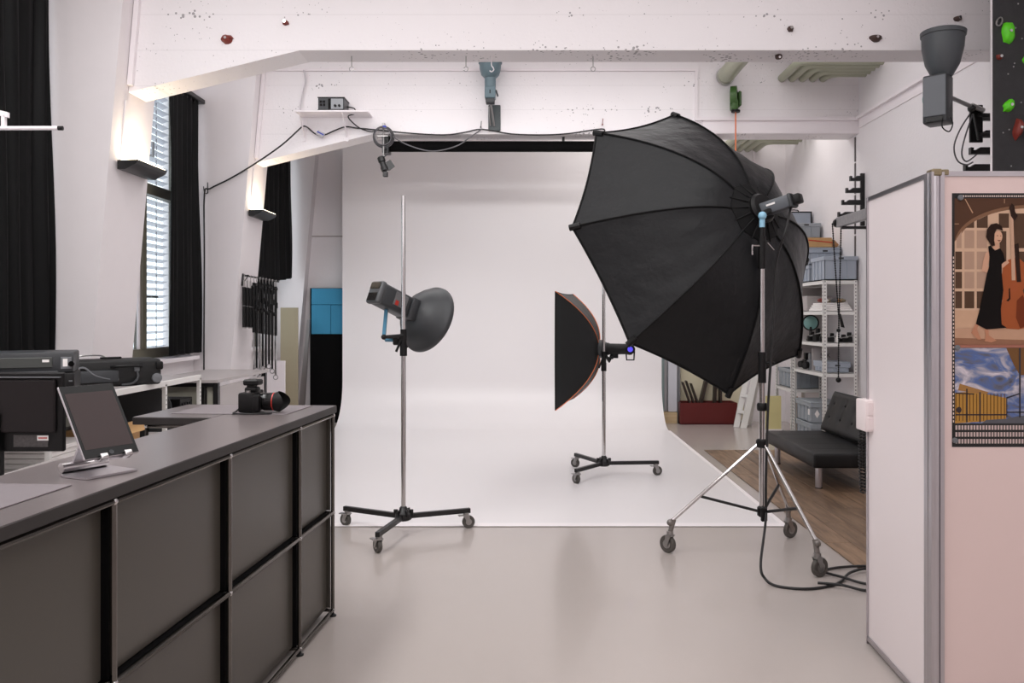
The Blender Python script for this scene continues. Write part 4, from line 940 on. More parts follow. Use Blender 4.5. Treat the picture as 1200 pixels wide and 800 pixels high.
for px, py, lab in ((563.5, 149, 'small nail hook on the rear beam beside the upward flash plate'), (706, 146, 'small nail hook on the rear beam at the octabox corner')):
    q = P(px, py, 9.48); solo('nail_hook', lab, 'hook', M_REDH if px > 700 else M_CHAR, q, lambda b, q=q: (b.tube(q+Vector((0, .02, .0)), q+Vector((0, -.02, 0)), .008, n=8), b.tube(q+Vector((0, .0, .0)), q+Vector((.006, 0, .07)), .004, n=6)))

# green cable reel
gx = P(860, 0, 9.42).x; gz = P(0, 116, 9.42).z
t = thing('cable_reel', 'dark green wall reel with an orange cord hanging from the rear beam', 'cable reel', (gx, 9.5, gz))
b = MB(W(t)); b.lathe([(.09, -.04), (.125, -.035), (.125, .035), (.09, .04)], (gx, 9.42, gz+.02), (.95, -.3, 0), 24); b.bb(gx-.045, gx+.03, 9.33, 9.44, gz-.14, gz-.03, .015, 2); b.build('drum', M_REELG, t)
b = MB(W(t)); b.bb(gx+.05, gx+.085, 9.40, 9.5, gz-.08, gz+.09, .01); b.build('wall_mount', M_REELG, t)
b = MB(W(t)); b.box((gx-.03, 9.325, gz-.02), (.03, .003, .012)); b.build('badge', M_WHITEM, t)
b = MB(W(t)); b.lathe([(.05, 0), (.052, .02), (.03, .03)], (gx+.005, 9.36, gz-.165), (0, 0, 1), 16); b.build('nozzle', M_BLACK, t)
b = MB(W(t)); b.tube((gx+.005, 9.36, gz-.15), (gx+.005, 9.36, 2.45), .008, n=8); b.ball((gx+.005, 9.36, 2.44), .02, n=8); b.build('cord', M_ORANGE, t)

# ------------------------------------------------------------------ background hook racks, roller and chain on the right wall
def hook_rack(label, y, ztop, n=4, pitch=.135):
    t = thing('hook_rack', label, 'rack', (RX, y, ztop-.4))
    b = MB(W(t)); b.bb(3.735, RX, y-.015, y+.015, ztop-.56, ztop+.03); b.build('upright', M_BLMET, t)
    for k in range(n):
        z = ztop-pitch*k; L_ = .125+.045*k; x1 = 3.74-L_
        b = MB(W(t)); b.prism([(3.74, y-.02, z-.055), (3.74, y-.02, z), (x1+.075, y-.02, z), (x1+.045, y-.02, z-.022), (x1+.02, y-.02, z-.022), (x1+.024, y-.02, z-.004), (x1, y-.02, z), (x1, y-.02, z-.055)], (0, .04, 0)); b.build('prong', M_BLMET, t)
    return t
hook_rack('black four prong hook rack on the far wall above the crates', 9.33, 3.13)
hook_rack('black four prong hook rack beside the climbing board', 6.62, 3.17)
t = thing('background_roller', 'galvanised roller tube lying in front of the far hook rack', 'roller', (3.52, 9.2, 2.6))
b = MB(W(t)); b.bb(3.44, 3.50, 6.5, 9.28, 2.545, 2.655, .004); b.build('tube', M_GALV, t)
b = MB(W(t)); b.tube((3.47, 9.28, 2.60), (3.47, 9.33, 2.60), .05, n=16); b.build('chain_wheel', M_BLACK, t)
for y in (6.62, 9.15):
    b = MB(W(t)); b.bb(3.45, RX, y-.02, y+.02, 2.515, 2.545); b.bb(3.74, RX, y-.03, y+.03, 2.47, 2.60); b.build('wall_bracket', M_BLMET, t)
t = thing('bead_chain', 'black bead chain loop hanging from the galvanised roller', 'chain', (3.47, 9.33, 2.5))
def beads(a, c, n, r=.010):
    pts = []; rr_ = []
    for i in range(n*2+1):
        pts.append(Vector(a).lerp(Vector(c), i/(2*n))); rr_.append(r if i % 2 else r*.45)
    return pts, rr_
b = MB(W(t)); 
for (a_, c_) in (((3.42, 9.335, 2.60), (3.50, 9.36, 1.56)), ((3.52, 9.335, 2.60), (3.51, 9.37, 1.56)), ((3.505, 9.365, 1.56), (3.50, 9.365, .86))):
    p_, r_ = beads(a_, c_, 40 if a_[2] > 2 else 28); b.sweep(p_, r_, 6)
b.build('beads', M_BLACK, t, sharp=80)
b = MB(W(t)); b.ball((3.50, 9.365, .83), .030, n=10); b.build('weight', M_BLACK, t)
b = MB(W(t)); b.prism([(3.505, 9.36, 1.58), (3.525, 9.36, 1.58), (3.57, 9.36, 1.42), (3.53, 9.36, 1.43)], (0, .01, 0)); b.build('pull_tag', M_BLACK, t)

# ------------------------------------------------------------------ big wall flash on its arm
fy = 6.2; fx = P(1099, 0, fy).x; zb = P(0, 146, fy).z
t = thing('wall_flash', 'big grey flash head with deep reflector pointing up beside the climbing board', 'flash', (fx, fy, zb))
MGR = mat('mid_grey_housing', (96, 100, 106), rough=.4); MDG = mat('graphite_reflector', (70, 74, 78), rough=.45)
TF = W(t) @ Matrix.Translation(Vector((fx, fy, zb))) @ Matrix.Rotation(math.radians(-42), 4, 'Z')
b = MB(TF); b.bb(-.085, .085, -.085, .085, 0, .36, .014, 2); b.build('housing', M_CHAR, t)
b = MB(TF); b.bb(-.078, .078, -.092, -.085, .05, .345, .002); b.build('front_plate', MGR, t)
b = MB(TF); b.bb(-.06, .06, -.090, -.084, .008, .045, .002); b.build('socket', M_BLACKG, t)
b = MB(TF); b.ball((-.090, .0, .20), .035, (.5, 1, 1.3), None, 12); b.build('side_knob', mat('teal_plastic', (72, 150, 140), rough=.4), t)
rx_ = fx+.02
b = MB(W(t)); b.lathe([(.068, .355), (.078, .37), (.12, .45), (.145, .57), (.150, .66), (.157, .66), (.160, .69), (.152, .695), (.142, .66), (.137, .57), (.09, .43), (.05, .37)], (rx_, fy, zb), (.03, 0, 1), 40, False); b.build('reflector', MDG, t, sharp=50)
ax = P(1143, 0, 6.4).x
b = MB(W(t)); b.tube((fx+.09, fy+.03, zb+.22), (ax-.05, 6.35, zb+.17), .016, n=10); b.tube((ax-.06, 6.34, zb+.18), (ax+.05, 6.38, zb+.15), .02, n=10); b.build('arm', M_STEEL, t)
b = MB(W(t)); b.ball((ax-.055, 6.35, zb+.16), .032, n=8); b.tube((ax-.04, 6.36, zb+.12), (ax+.0, 6.36, zb-.08), .009, n=8); b.build('joint', M_BLMET, t)
b = MB(W(t)); b.bb(ax-.04, ax+.06, 6.40, 6.42, zb-.09, zb+.20, .003); b.tube((ax+.02, 6.41, zb+.12), (RX, 6.44, zb+.12), .02, n=10); b.tube((ax+.02, 6.41, zb-.03), (RX, 6.44, zb-.03), .02, n=10); b.build('wall_plate', M_BLMET, t)
b = MB(W(t)); b.sweep(smooth_path([(fx-.02, fy-.11, zb+.02), (fx-.03, fy-.13, zb-.05), (fx+.02, fy-.13, zb-.08), (fx+.05, fy-.12, zb-.02), (fx+.04, fy-.10, zb+.03)]), .005, 6); b.build('short_lead', M_BLACK, t)
solo('flash_lead', 'grey leads drooping from the big wall flash arm to the hook rack', 'cable', M_GCABLE, (ax-.05, 6.36, zb+.14), lambda b: (b.sweep(smooth_path([(ax-.05, 6.36, zb+.14), P(1125, 152, 6.45), P(1118, 172, 6.5), P(1122, 188, 6.55), P(1132, 193, 6.58), P(1140, 190, 6.6)], 6), .006, 6), b.sweep(smooth_path([(ax-.04, 6.36, zb+.12), P(1131, 160, 6.45), P(1127, 180, 6.5), P(1132, 189, 6.57), P(1141, 184, 6.6), P(1150, 176, 6.62)], 6), .006, 6)), sharp=80)

# climbing board
t = thing('climbing_board', 'black climbing board rising behind the white partition', 'climbing board', (3.6, 6.05, 2.3))
bx_ = P(1163, 0, 6.0).x
b = MB(W(t)); b.bb(bx_, RX-.002, 6.0, 6.018, 2.2, 4.715); b.build('board', M_CLIMB, t)
b = MB(W(t))
rr = random.Random(3)
for k in range(30): 
    x, z = rr.uniform(bx_+.03, 3.74), rr.uniform(2.6, 3.9); b.lathe([(.006, 0), (.006, .002)], (x, 6.0, z), (0, -1, 0), 6)
b.build('insert_nut', M_STEEL, t, kind='stuff')
b = MB(W(t)); b.bb(bx_-.006, bx_, 6.0, 6.018, 2.2, 4.715); b.build('edge_strip', M_TRIM, t)
hold('large leaf shaped lime green hold at the top of the climbing board', 1181, 38, .10, .17, M_GREEN, 6.0)
hold('fin shaped lime green hold on the middle of the climbing board', 1182, 124, .075, .105, M_GREEN, 6.0, tilt=.6)
hold('brown slanted hold low on the climbing board', 1192, 151, .07, .165, M_REDH, 6.0, tilt=.25, dep=.06)
hold('small red hold on the edge of the climbing board', 1171, 67, .045, .045, M_REDH, 6.0, dep=.03)
hold('lime green hold cut off at the far side of the climbing board', 1203, 70, .06, .09, M_GREEN, 6.0)
q = P(1170, 26, 6.0)
solo('bolt_hanger', 'small metal bolt hanger at the top of the climbing board', 'hanger', M_STEEL, q, lambda b: b.sweep([q+Vector((.02*math.cos(a)+.008*math.sin(a), -.012, .03*math.sin(a))) for a in [2*PI*j/12 for j in range(12)]], .006, 6, True))

# ------------------------------------------------------------------ white partition
t = thing('partition_wall', 'white panel partition with aluminium corner post carrying the poster', 'partition', (1.6, 3.24, 0))
PY, PX, PZ = 3.215, 1.560, 2.115
b = MB(W(t)); b.prism([(PX+.012, PY+.06, .035), (PX+.052, PY+.06, .035), (1.652, 3.93, .035), (1.612, 3.93, .035)], (0, 0, PZ-.05)); b.build('side_panel', M_PWHITE, t)
b = MB(W(t)); b.bb(PX+.055, 3.2, PY+.014, PY+.05, .035, PZ-.015); b.build('front_panel', M_PFRONT, t)
b = MB(W(t)); b.lathe([(.026, 0), (.026, PZ)], (PX+.026, PY+.03, .0), (0, 0, 1), 24); b.bb(PX+.002, PX+.012, PY-.002, PY+.06, 0, PZ); b.bb(PX+.04, PX+.056, PY+.004, PY+.02, 0, PZ); b.build('corner_post', M_ALU, t)
b = MB(W(t)); b.bb(PX+.006, PX+.046, PY+.0, PY+.05, PZ-.015, PZ+.012, .004); b.bb(PX+.046, PX+.075, PY+.005, PY+.045, PZ-.012, PZ+.010, .003); b.build('corner_clamp', M_BRONZE, t)
b = MB(W(t)); b.prism([(PX+.006, PY+.05, PZ-.016), (PX+.056, PY+.05, PZ-.016), (1.656, 3.93, PZ-.016), (1.606, 3.93, PZ-.016)], (0, 0, .018)); b.bb(PX+.056, 3.2, PY+.01, PY+.052, PZ-.016, PZ+.004); b.build('top_rail', M_ALU, t)
b = MB(W(t)); b.prism([(PX+.006, PY+.05, .014), (PX+.056, PY+.05, .014), (1.656, 3.93, .014), (1.606, 3.93, .014)], (0, 0, .022)); b.bb(PX+.056, 3.2, PY+.01, PY+.052, .014, .036); b.build('bottom_rail', M_ALU, t)
b = MB(W(t)); b.bb(1.603, 1.655, 3.928, 3.936, 0, PZ); b.build('edge_profile', M_ALU, t)
t = thing('wall_socket', 'white surface socket box on the far edge of the partition', 'socket', (1.60, 3.9, 1.0))
b = MB(W(t)); b.bb(1.585, 1.657, 3.80, 3.92, 1.01, 1.16, .007, 2) if False else b.bb(1.572, 1.640, 3.87, 3.985, 1.012, 1.16, .007, 2); b.build('box', M_WPLAST, t)
b = MB(W(t)); b.bb(1.582, 1.630, 3.866, 3.871, 1.09, 1.15, .002); b.bb(1.582, 1.630, 3.866, 3.871, 1.02, 1.08, .002); b.build('switch_plate', M_WPLAST, t)
b = MB(W(t)); b.bb(1.618, 1.626, 3.864, 3.868, 1.10, 1.115); b.build('label', M_LGREY, t)
coil = [Vector((1.622, 3.984, 1.05)), Vector((1.63, 4.02, 1.07))]
for s_ in (0, 1):
    for i in range(150):
        f = i/149; zz = 1.09-.40*f if s_ == 0 else .69+.40*f; xx = 1.655+(-.026 if s_ == 0 else .0)-.008*math.sin(PI*f); a = i*1.05
        coil.append(Vector((xx+.009*math.cos(a), 4.05+.009*math.sin(a)+.02*s_, zz)))
solo('spiral_cable', 'black coiled spiral cable hanging behind the white socket box', 'cable', M_CABLE, (1.62, 4.02, .64), lambda b: b.sweep(coil, .0034, 5), sharp=80)

# ------------------------------------------------------------------ poster: flat prints built as thin layers on the partition
def pp(px, py, lv): return Vector(((px-CX)*3.2/F, PY+.0135-.0004*lv, H+(CY-py)*3.2/F))
t = thing('poster', 'film strip poster with a double bass player above a timber building', 'poster', (1.9, PY+.01, 1.04))
def lay(name, polys, lv, c, rough=.35, m=None):
    b = MB(W(t))
    for poly in polys: b.add([pp(x, y, lv) for x, y in poly], [tuple(range(len(poly)))])
    o = b.build(name, m or mat('print_%d_%d_%d' % c, c, rough=rough, var=.05, vs_=30, spec=.12), t)
    if len(polys) > 1: o['kind'] = 'stuff'
    return o
def rect(x0, y0, x1, y1): return [(x0, y0), (x1, y0), (x1, y1), (x0, y1)]
def ell(cx, cy, rx, ry, n=18, rot=0): return [(cx+rx*math.cos(a)*math.cos(rot)-ry*math.sin(a)*math.sin(rot), cy+rx*math.cos(a)*math.sin(rot)+ry*math.sin(a)*math.cos(rot)) for a in [2*PI*i/n for i in range(n)]]
b = MB(W(t)); b.bb(*[pp(1120, 525, 0).x, pp(1262, 525, 0).x], PY+.0132, PY+.0142, pp(0, 525, 0).z, pp(0, 225, 0).z); b.build('sheet', mat('black_print', (16, 13, 13), rough=.35), t)
lay('perforations', [rect(1133+2.6*k, 227.6, 1134.5+2.6*k, 229.4) for k in range(49)]+[rect(1121.2, 300+4.6*k, 1122.4, 302.6+4.6*k) for k in range(43)], 1, (226, 206, 196))
# bass player print
lay('print_wall', [rect(1123, 231, 1259, 404)], 1, (84, 58, 44))
lay('print_joint', [[(1135, 232), (1136, 232), (1145, 248), (1144, 249)], rect(1181.6, 232, 1182.2, 237), rect(1123, 261, 1128, 261.6)], 2, (190, 150, 120))
arch = [(1123, 404)]+[(1211-88*math.cos(a), 285-46*math.sin(a)) for a in [PI*.02+PI*.96*i/24 for i in range(25)]]+[(1259, 404)]
lay('print_arch', [arch], 3, (128, 94, 72))
arch2 = [(1123, 404), (1123, 282)]+[(1211-84*math.cos(a), 286-43*math.sin(a)) for a in [PI*.08+PI*.84*i/24 for i in range(25)]]+[(1259, 282), (1259, 404)]
lay('print_door', [arch2], 4, (206, 172, 146))
pl = []
pr = []
for (x0, x1) in ((1123.5, 1131.5), (1134.5, 1146), (1149, 1161)):
    for (y0, y1) in ((294, 315), (318, 337.5), (341, 361)): (pl if x0 < 1130 or y0 > 330 else pr).append(rect(x0, y0, x1, y1))
pr += [[(1125, 290), (1125, 279), (1131, 270), (1131, 290)], [(1134.5, 290), (1134.5, 269), (1146, 269), (1146, 290)], [(1149, 290), (1149, 269), (1161, 269), (1161, 290)]]
lay('print_pane', pr, 5, (176, 144, 124)); lay('print_dark_pane', pl+[[(1135, 266), (1146, 258), (1146, 266)], [(1149, 257), (1162, 251), (1162, 266), (1149, 266)], rect(1175, 249, 1187, 266), rect(1190, 249, 1259, 290), rect(1176, 270, 1184, 312), rect(1196, 294, 1259, 360)], 5, (84, 62, 48))
lay('print_floor', [[(1123, 385), (1259, 380), (1259, 404), (1123, 404)]], 6, (190, 150, 124)); lay('print_shadow', [[(1123, 396), (1259, 400), (1259, 404), (1123, 404)]], 7, (146, 104, 82))
lay('print_kickboard', [rect(1123, 363.5, 1160, 384)], 6, (200, 162, 134))
# double bass
lay('print_bass_body', [[(1180, 312), (1186, 304), (1193, 301), (1200, 303), (1207, 309), (1211, 318), (1208, 332), (1203, 340), (1207, 352), (1216, 362), (1218, 374), (1212, 383), (1198, 386), (1184, 385), (1176.5, 379), (1175.5, 366), (1179, 352), (1178, 338), (1178, 324)]], 8, (158, 84, 48))
lay('print_bass_shade', [[(1196, 352), (1203, 345), (1211, 366), (1210, 380), (1200, 385), (1195, 372)]], 9, (112, 52, 28))
lay('print_bass_f_hole', [[(1186.5, 338), (1188, 337), (1188.6, 350), (1186, 353), (1183.5, 352), (1186.6, 349)]], 9, (36, 20, 14))
lay('print_bass_neck', [[(1188, 244), (1191.5, 244), (1194.5, 328), (1190, 328)]], 9, (196, 158, 134)); lay('print_bass_bridge', [[(1189, 332), (1197, 331), (1198, 341), (1188, 341)]], 9, (160, 84, 50))
lay('print_bass_scroll', [[(1187, 242), (1190, 237), (1193, 240), (1194, 247), (1197, 252), (1193, 258), (1189, 252), (1188, 247)], [(1193, 286), (1198, 284), (1201, 330), (1196, 330)]], 10, (46, 30, 24))
# player
lay('print_skin', [[(1166, 292), (1159, 296), (1156, 306), (1154.5, 317), (1160, 318.8), (1170, 317.5), (1180, 313), (1187, 307), (1185, 304.5), (1178, 308), (1168, 311.5), (1160.5, 312), (1164, 303)], [(1169, 284), (1174, 284), (1176, 290), (1172, 293), (1167, 290)]], 11, (204, 158, 132))
lay('print_legs', [[(1147, 380), (1151, 380), (1149, 386), (1152, 393), (1154, 398), (1150, 398), (1142, 390)], [(1157.5, 383), (1162, 383), (1163, 393), (1172, 399), (1166, 401.5), (1158, 400), (1159, 393)]], 11, (186, 130, 102))
lay('print_dress', [[(1162, 288), (1165, 287), (1170, 293), (1176, 290), (1180, 296), (1182, 305), (1178, 309), (1178, 319), (1180, 340), (1177, 362), (1178, 380), (1184, 384), (1160, 386), (1147.5, 379.5), (1152, 362), (1157, 338), (1160.5, 320), (1163, 312), (1163.5, 300)]], 12, (16, 11, 10))
lay('print_face', [ell(1173.5, 277, 5.2, 7.6, 18, .12)], 13, (212, 166, 138))
lay('print_hair', [[(1163, 283), (1159.5, 277), (1160.5, 268), (1165, 262), (1172, 260.5), (1178, 264), (1179.5, 270), (1176, 268), (1172, 267.5), (1169.5, 273), (1169, 281), (1170, 287), (1166, 288)]], 14, (42, 26, 20))
lay('print_features', [rect(1172, 275, 1173.8, 275.8), rect(1176, 275.3, 1177.4, 276), [(1172.5, 280.5), (1177, 280.8), (1174.8, 282.2)]], 14, (96, 50, 42))
# building print
skm = mat('print_cloudy_sky', (120, 130, 160), rough=.35, var=0)
N = skm.node_tree.nodes; mix = [x for x in N if x.type == 'MIX'][0]; nz = [x for x in N if x.type == 'TEX_NOISE'][0]; nz.inputs['Scale'].default_value = 9; nz.inputs['Detail'].default_value = 8; nz.inputs['Distortion'].default_value = 1.4
[x for x in N if x.type == 'MAPPING'][0].inputs['Scale'].default_value = (.9, 1, 1.7)
cr = N.new('ShaderNodeValToRGB'); cr.color_ramp.elements[0].position = .30; cr.color_ramp.elements[0].color = rgb((58, 58, 70)); cr.color_ramp.elements[1].position = .68; cr.color_ramp.elements[1].color = rgb((214, 204, 212))
for p_, c_ in ((.40, (96, 98, 116)), (.46, (76, 100, 156)), (.52, (118, 128, 160)), (.57, (158, 154, 168))): e_ = cr.color_ramp.elements.new(p_); e_.color = rgb(c_)
skm.node_tree.links.new(nz.outputs['Fac'], cr.inputs[0]); skm.node_tree.links.new(cr.outputs[0], N['Principled BSDF'].inputs['Base Color'])
lay('print_sky', [rect(1123.5, 408, 1259, 497)], 1, None, m=skm) if False else None
b = MB(W(t)); b.add([pp(x, y, 1) for x, y in rect(1123.5, 408, 1259, 497)], [(0, 1, 2, 3)]); b.build('print_sky', skm, t)
lay('print_canopy', [[(1184, 408), (1259, 408), (1259, 440), (1200, 440), (1193, 428)]], 2, (116, 82, 50))
lay('print_facade', [[(1124, 461), (1147, 459), (1163, 463), (1184, 467), (1184, 493), (1123.5, 497), (1123.5, 461)]], 2, (176, 130, 62))
lay('print_roof', [[(1127, 458), (1129, 450), (1164, 460.5), (1160, 462.5), (1146, 461)]], 3, (160, 118, 70))
lay('print_boarding', [rect(1124+4.1*k, 462, 1125+4.1*k, 494) for k in range(15)], 3, (104, 74, 38))
lay('print_columns', [rect(1136.5, 456, 1138.2, 496), rect(1152, 460, 1153.8, 496), rect(1124, 486, 1184, 487.6), [(1124, 460.5), (1146, 461.6), (1146, 463), (1124, 462)], ell(1128, 481, 3.2, 3.6)], 4, (66, 56, 56))
lay('print_deck', [[(1155, 497), (1160, 493), (1184, 491.5), (1200, 488), (1259, 488), (1259, 497)]], 4, (92, 92, 98))
lay('print_railing', [[(1184, 466), (1200, 461), (1200, 462.5), (1184, 468)], rect(1184, 466, 1185, 490), rect(1184, 483, 1259, 484.5), rect(1199, 408, 1201, 490)], 5, (60, 58, 66))
# film strip ladder at the foot of the poster
lay('print_ladder', [rect(1124+3.55*k, 499.3+8.1*j, 1126.3+3.55*k, 504.6+8.1*j) for k in range(38) for j in range(3)], 2, (196, 176, 172))
lay('divider', [rect(1123, 404, 1259, 407.6)], 2, (168, 112, 96))
for px, py in ((1129.3, 230.5), (1125.5, 407.5), (1122.8, 517)):
    b = MB(W(t)); p_ = pp(px, py, 8); b.lathe([(.0105, -.002), (.0105, .006), (.008, .008)], p_, (0, -1, 0), 18); b.build('magnet', M_GREYP, t)

# ------------------------------------------------------------------ sofa
t = thing('sofa', 'black tufted sofa bed on silver legs beside the crate rack', 'sofa', (2.95, 8.05, 0))
SY0, SY1 = 7.26, 8.76; sx_ = 2.50
b = MB(W(t)); 
rows = []
nx, ny = 12, 24
b.bb(sx_, 3.12, SY0, SY1, .215, .345, .022, 3); b.build('seat', M_SOFA, t)
for i in range(1, 5):
    b = MB(W(t)); b.bb(sx_+.02, 3.05, SY0+i*(SY1-SY0)/5-.002, SY0+i*(SY1-SY0)/5+.002, .343, .3456); b.build('seat_seam', M_SOFA, t)
lean = math.radians(21); Rb = Matrix.Rotation(lean, 3, 'Y'); bc = Vector((3.115, (SY0+SY1)/2, .345))
b = MB(W(t))
rows = []
for i in range(15):
    fz = i/14; row = []
    for j in range(41):
        fy_ = j/40; y = (fy_-.5)*(SY1-SY0); dd = 0
        for (uy, uz) in [((k+.5)/5, z_) for k in range(5) for z_ in (.36, .70)]:
            dd += math.exp(-(((fy_-uy)*1.5)**2+((fz-uz)*.43)**2)/.0018)
        edge = min(fz, 1-fz, fy_, 1-fy_); rnd = .03*(max(0, 1-edge*18))**2
        row.append(bc+Rb @ Vector((-.065+.018*dd+rnd, y, fz*.43)))
    rows.append(row)
b.grid(rows); back = [[bc+Rb @ Vector((.065, (f-.5)*(SY1-SY0), z)) for f in (0, 1)] for z in (0, .43)]
b.add([back[0][0], back[0][1], back[1][1], back[1][0]], [(0, 1, 2, 3)])
for e0 in (0, -1):
    col = [r_[e0] for r_ in rows]; q0, q1 = back[1][0 if e0 == 0 else 1], back[0][0 if e0 == 0 else 1]; b.add(col+[q0, q1], [tuple(range(len(col)+2))])
b.add(rows[-1]+[back[1][1], back[1][0]], [tuple(range(43))]); b.add(rows[0]+[back[0][1], back[0][0]], [tuple(range(43))])
b.build('backrest', M_SOFA, t, sharp=50)
for k in range(5):
    for z_ in (.36, .70):
        b = MB(W(t)); b.ball(bc+Rb @ Vector((-.052, ((k+.5)/5-.5)*(SY1-SY0), z_*.43)), .011, n=8); b.build('button', M_SOFA, t)
b = MB(W(t)); b.bb(3.10, 3.22, SY0+.1, SY1-.1, .20, .40); b.build('hinge_frame', M_BLMET, t)
for x in (2.60, 3.10):
    for y in (7.43, 8.66):
        b = MB(W(t)); b.lathe([(.030, .016), (.030, .215)], (x, y, 0), (0, 0, 1), 20); f = b.build('leg', M_ALU, t)
        b = MB(W(t)); b.lathe([(.032, .0095), (.032, .018)], (x, y, 0), (0, 0, 1), 16); b.build('foot_pad', M_BLACK, f)

# ------------------------------------------------------------------ white racks
def rack(label, y0, y1, shelves, ztop, back=True):
    x0, x1 = 3.36, 3.75
    t = thing('storage_rack', label, 'rack', (3.55, (y0+y1)/2, 0))
    for x in (x0, x1):
        for y in (y0, y1):
            s_x = 1 if x == x0 else -1; s_y = 1 if y == y0 else -1
            b = MB(W(t)); b.bb(x, x+s_x*.04, y, y+s_y*.003, 0, ztop); b.bb(x, x+s_x*.003, y, y+s_y*.04, 0, ztop); b.build('post', M_RACK, t)
    b = MB(W(t))
    for x in (x0+.02, x1-.02):
        for k in range(int(ztop/.04)): b.bb(x-.005, x+.005, y0-.001, y0, .02+.04*k, .034+.04*k)
    for y in (y0+.02, y1-.02):
        for k in range(int(ztop/.04)): b.bb(x0-.001, x0, y-.005, y+.005, .02+.04*k, .034+.04*k)
    b.build('perforation', M_CHAR, t, kind='stuff')
    for z in shelves:
        b = MB(W(t)); b.bb(x0+.004, x1-.004, y0+.004, y1-.004, z-.006, z); b.bb(x0+.004, x1-.004, y0+.004, y0+.008, z-.045, z); b.bb(x0+.004, x1-.004, y1-.008, y1-.004, z-.045, z); b.bb(x0+.004, x0+.008, y0+.004, y1-.004, z-.045, z); b.bb(x1-.008, x1-.004, y0+.004, y1-.004, z-.045, z); b.build('shelf', M_RACK, t)
    if back:
        b = MB(W(t)); b.bb(x0+.03, x1-.03, y1-.016, y1-.010, .85, ztop-.05); b.build('rear_sheet', M_LGREY, t)
    return t
rack('white perforated steel rack with crates on top beside the sofa', 9.45, 10.52, (1.25, 1.613, .90, 1.964), 1.963)
rack('second white steel rack further back by the corner', 10.60, 11.28, (.62, 1.25, 1.613, 1.964), 1.963, False)
b = MB(); b.bb(3.39, 3.745, 9.458, 9.466, 1.80, 1.915)
def crate(label, x0, x1, y0, y1, z0, h, m=M_BIN, lid=False, grp='plastic crates on the racks'):
    t = thing('storage_crate', label, 'crate', ((x0+x1)/2, (y0+y1)/2, z0), 0, None)
    b = MB(W(t)); d = .014
    b.prism([(x0+d, y0+d, z0), (x1-d, y0+d, z0), (x1-d, y1-d, z0), (x0+d, y1-d, z0)], (0, 0, .01))
    for (xa, xb, ya, yb) in ((x0+d, x1-d, y0+d, y0+d+.006), (x0+d, x1-d, y1-d-.006, y1-d), (x0+d, x0+d+.006, y0+d, y1-d), (x1-d-.006, x1-d, y0+d, y1-d)): b.bb(xa, xb, ya, yb, z0, z0+h)
    b.build('walls', m, t)
    b = MB(W(t)); b.bb(x0, x1, y0, y0+d, z0+h-.045, z0+h, .003); b.bb(x0, x1, y1-d, y1, z0+h-.045, z0+h, .003); b.bb(x0, x0+d, y0+d, y1-d, z0+h-.045, z0+h, .003); b.bb(x1-d, x1, y0+d, y1-d, z0+h-.045, z0+h, .003)
    for x in (x0+.12, (x0+x1)/2, x1-.12): b.bb(x-.006, x+.006, y0+.004, y0+d, z0+.01, z0+h-.045)
    for k in (1, 2, 3): yy = y0+(y1-y0)*k/4; b.bb(x0+.004, x0+d, yy-.006, yy+.006, z0+.01, z0+h-.045)
    b.build('rim', m, t)
    if lid:
        b = MB(W(t)); b.bb(x0-.003, x1+.003, y0-.003, y1+.003, z0+h, z0+h+.02, .005); b.build('lid', M_CHAR if lid == 2 else m, t)
    b = MB(W(t)); b.bb((x0+x1)/2-.03, (x0+x1)/2+.03, y0-.001, y0+.003, z0+h-.032, z0+h-.012); b.build('grip_slot', M_CHAR, t)
    return t
crate('large blue grey crate at the sofa end on top of the white rack', 3.37, 3.765, 9.46, 9.92, 1.966, .27)
crate('blue grey crate behind the large front crate on top of the rack', 3.37, 3.765, 9.97, 10.40, 1.966, .20, M_BIN)
crate('lidded blue grey crate stacked under the cardboard box', 3.37, 3.765, 9.97, 10.40, 2.169, .19, M_BIN, 1)
t = thing('cardboard_box', 'flat brown cardboard box with red tape on the stacked crates', 'box', (3.55, 10.2, 2.385))
b = MB(W(t)); b.bb(3.36, 3.66, 10.0, 10.36, 2.385, 2.50, .003); b.build('body', M_CARD, t)
b = MB(W(t)); b.prism([(3.66, 10.05, 2.39), (3.74, 10.05, 2.39), (3.76, 10.05, 2.42), (3.70, 10.05, 2.485), (3.66, 10.05, 2.485)], (0, .25, 0)); b.build('flap', mat('dark_cardboard', (158, 118, 80), rough=.8), t)
b = MB(W(t)); b.box((3.52, 9.998, 2.455), (.29, .003, .012), Matrix.Rotation(math.radians(6), 3, 'Y')); b.build('red_tape', M_REDP, t)
for zz, h, y0, y1, lab, m in ((1.966, .30, 10.62, 10.92, 'grey crate at the bottom of the stack by the second rack', M_BIN2), (2.27, .28, 10.62, 10.92, 'grey crate stacked behind the cardboard box', M_BIN2), (2.555, .19, 10.62, 10.92, 'grey green crate topping the stack behind the cardboard box', M_BIN2), (1.966, .40, 10.98, 11.26, 'grey crate at the bottom of the rearmost stack', M_BIN), (2.37, .30, 10.98, 11.26, 'grey crate in the middle of the rearmost stack', M_BIN)):
    crate(lab, 3.37, 3.75, y0, y1, zz, h, m)
t = thing('aluminium_case', 'light grey case with black edges topping the rearmost crate stack', 'case', (3.56, 11.12, 2.672))
b = MB(W(t)); b.bb(3.40, 3.75, 10.99, 11.25, 2.672, 2.93, .006); b.build('shell', M_BIN, t)
b = MB(W(t))
for x in (3.40, 3.742): b.bb(x-.004, x+.012, 10.985, 11.0, 2.672, 2.935)
b.bb(3.396, 3.754, 10.985, 11.0, 2.925, 2.94); b.build('edge_profile', M_BLACK, t)
b = MB(W(t)); b.sweep(smooth_path([(3.48, 11.1, 2.935), (3.49, 11.1, 2.97), (3.60, 11.1, 2.97), (3.61, 11.1, 2.935)]), .008, 6); b.build('handle', M_BLACK, t)
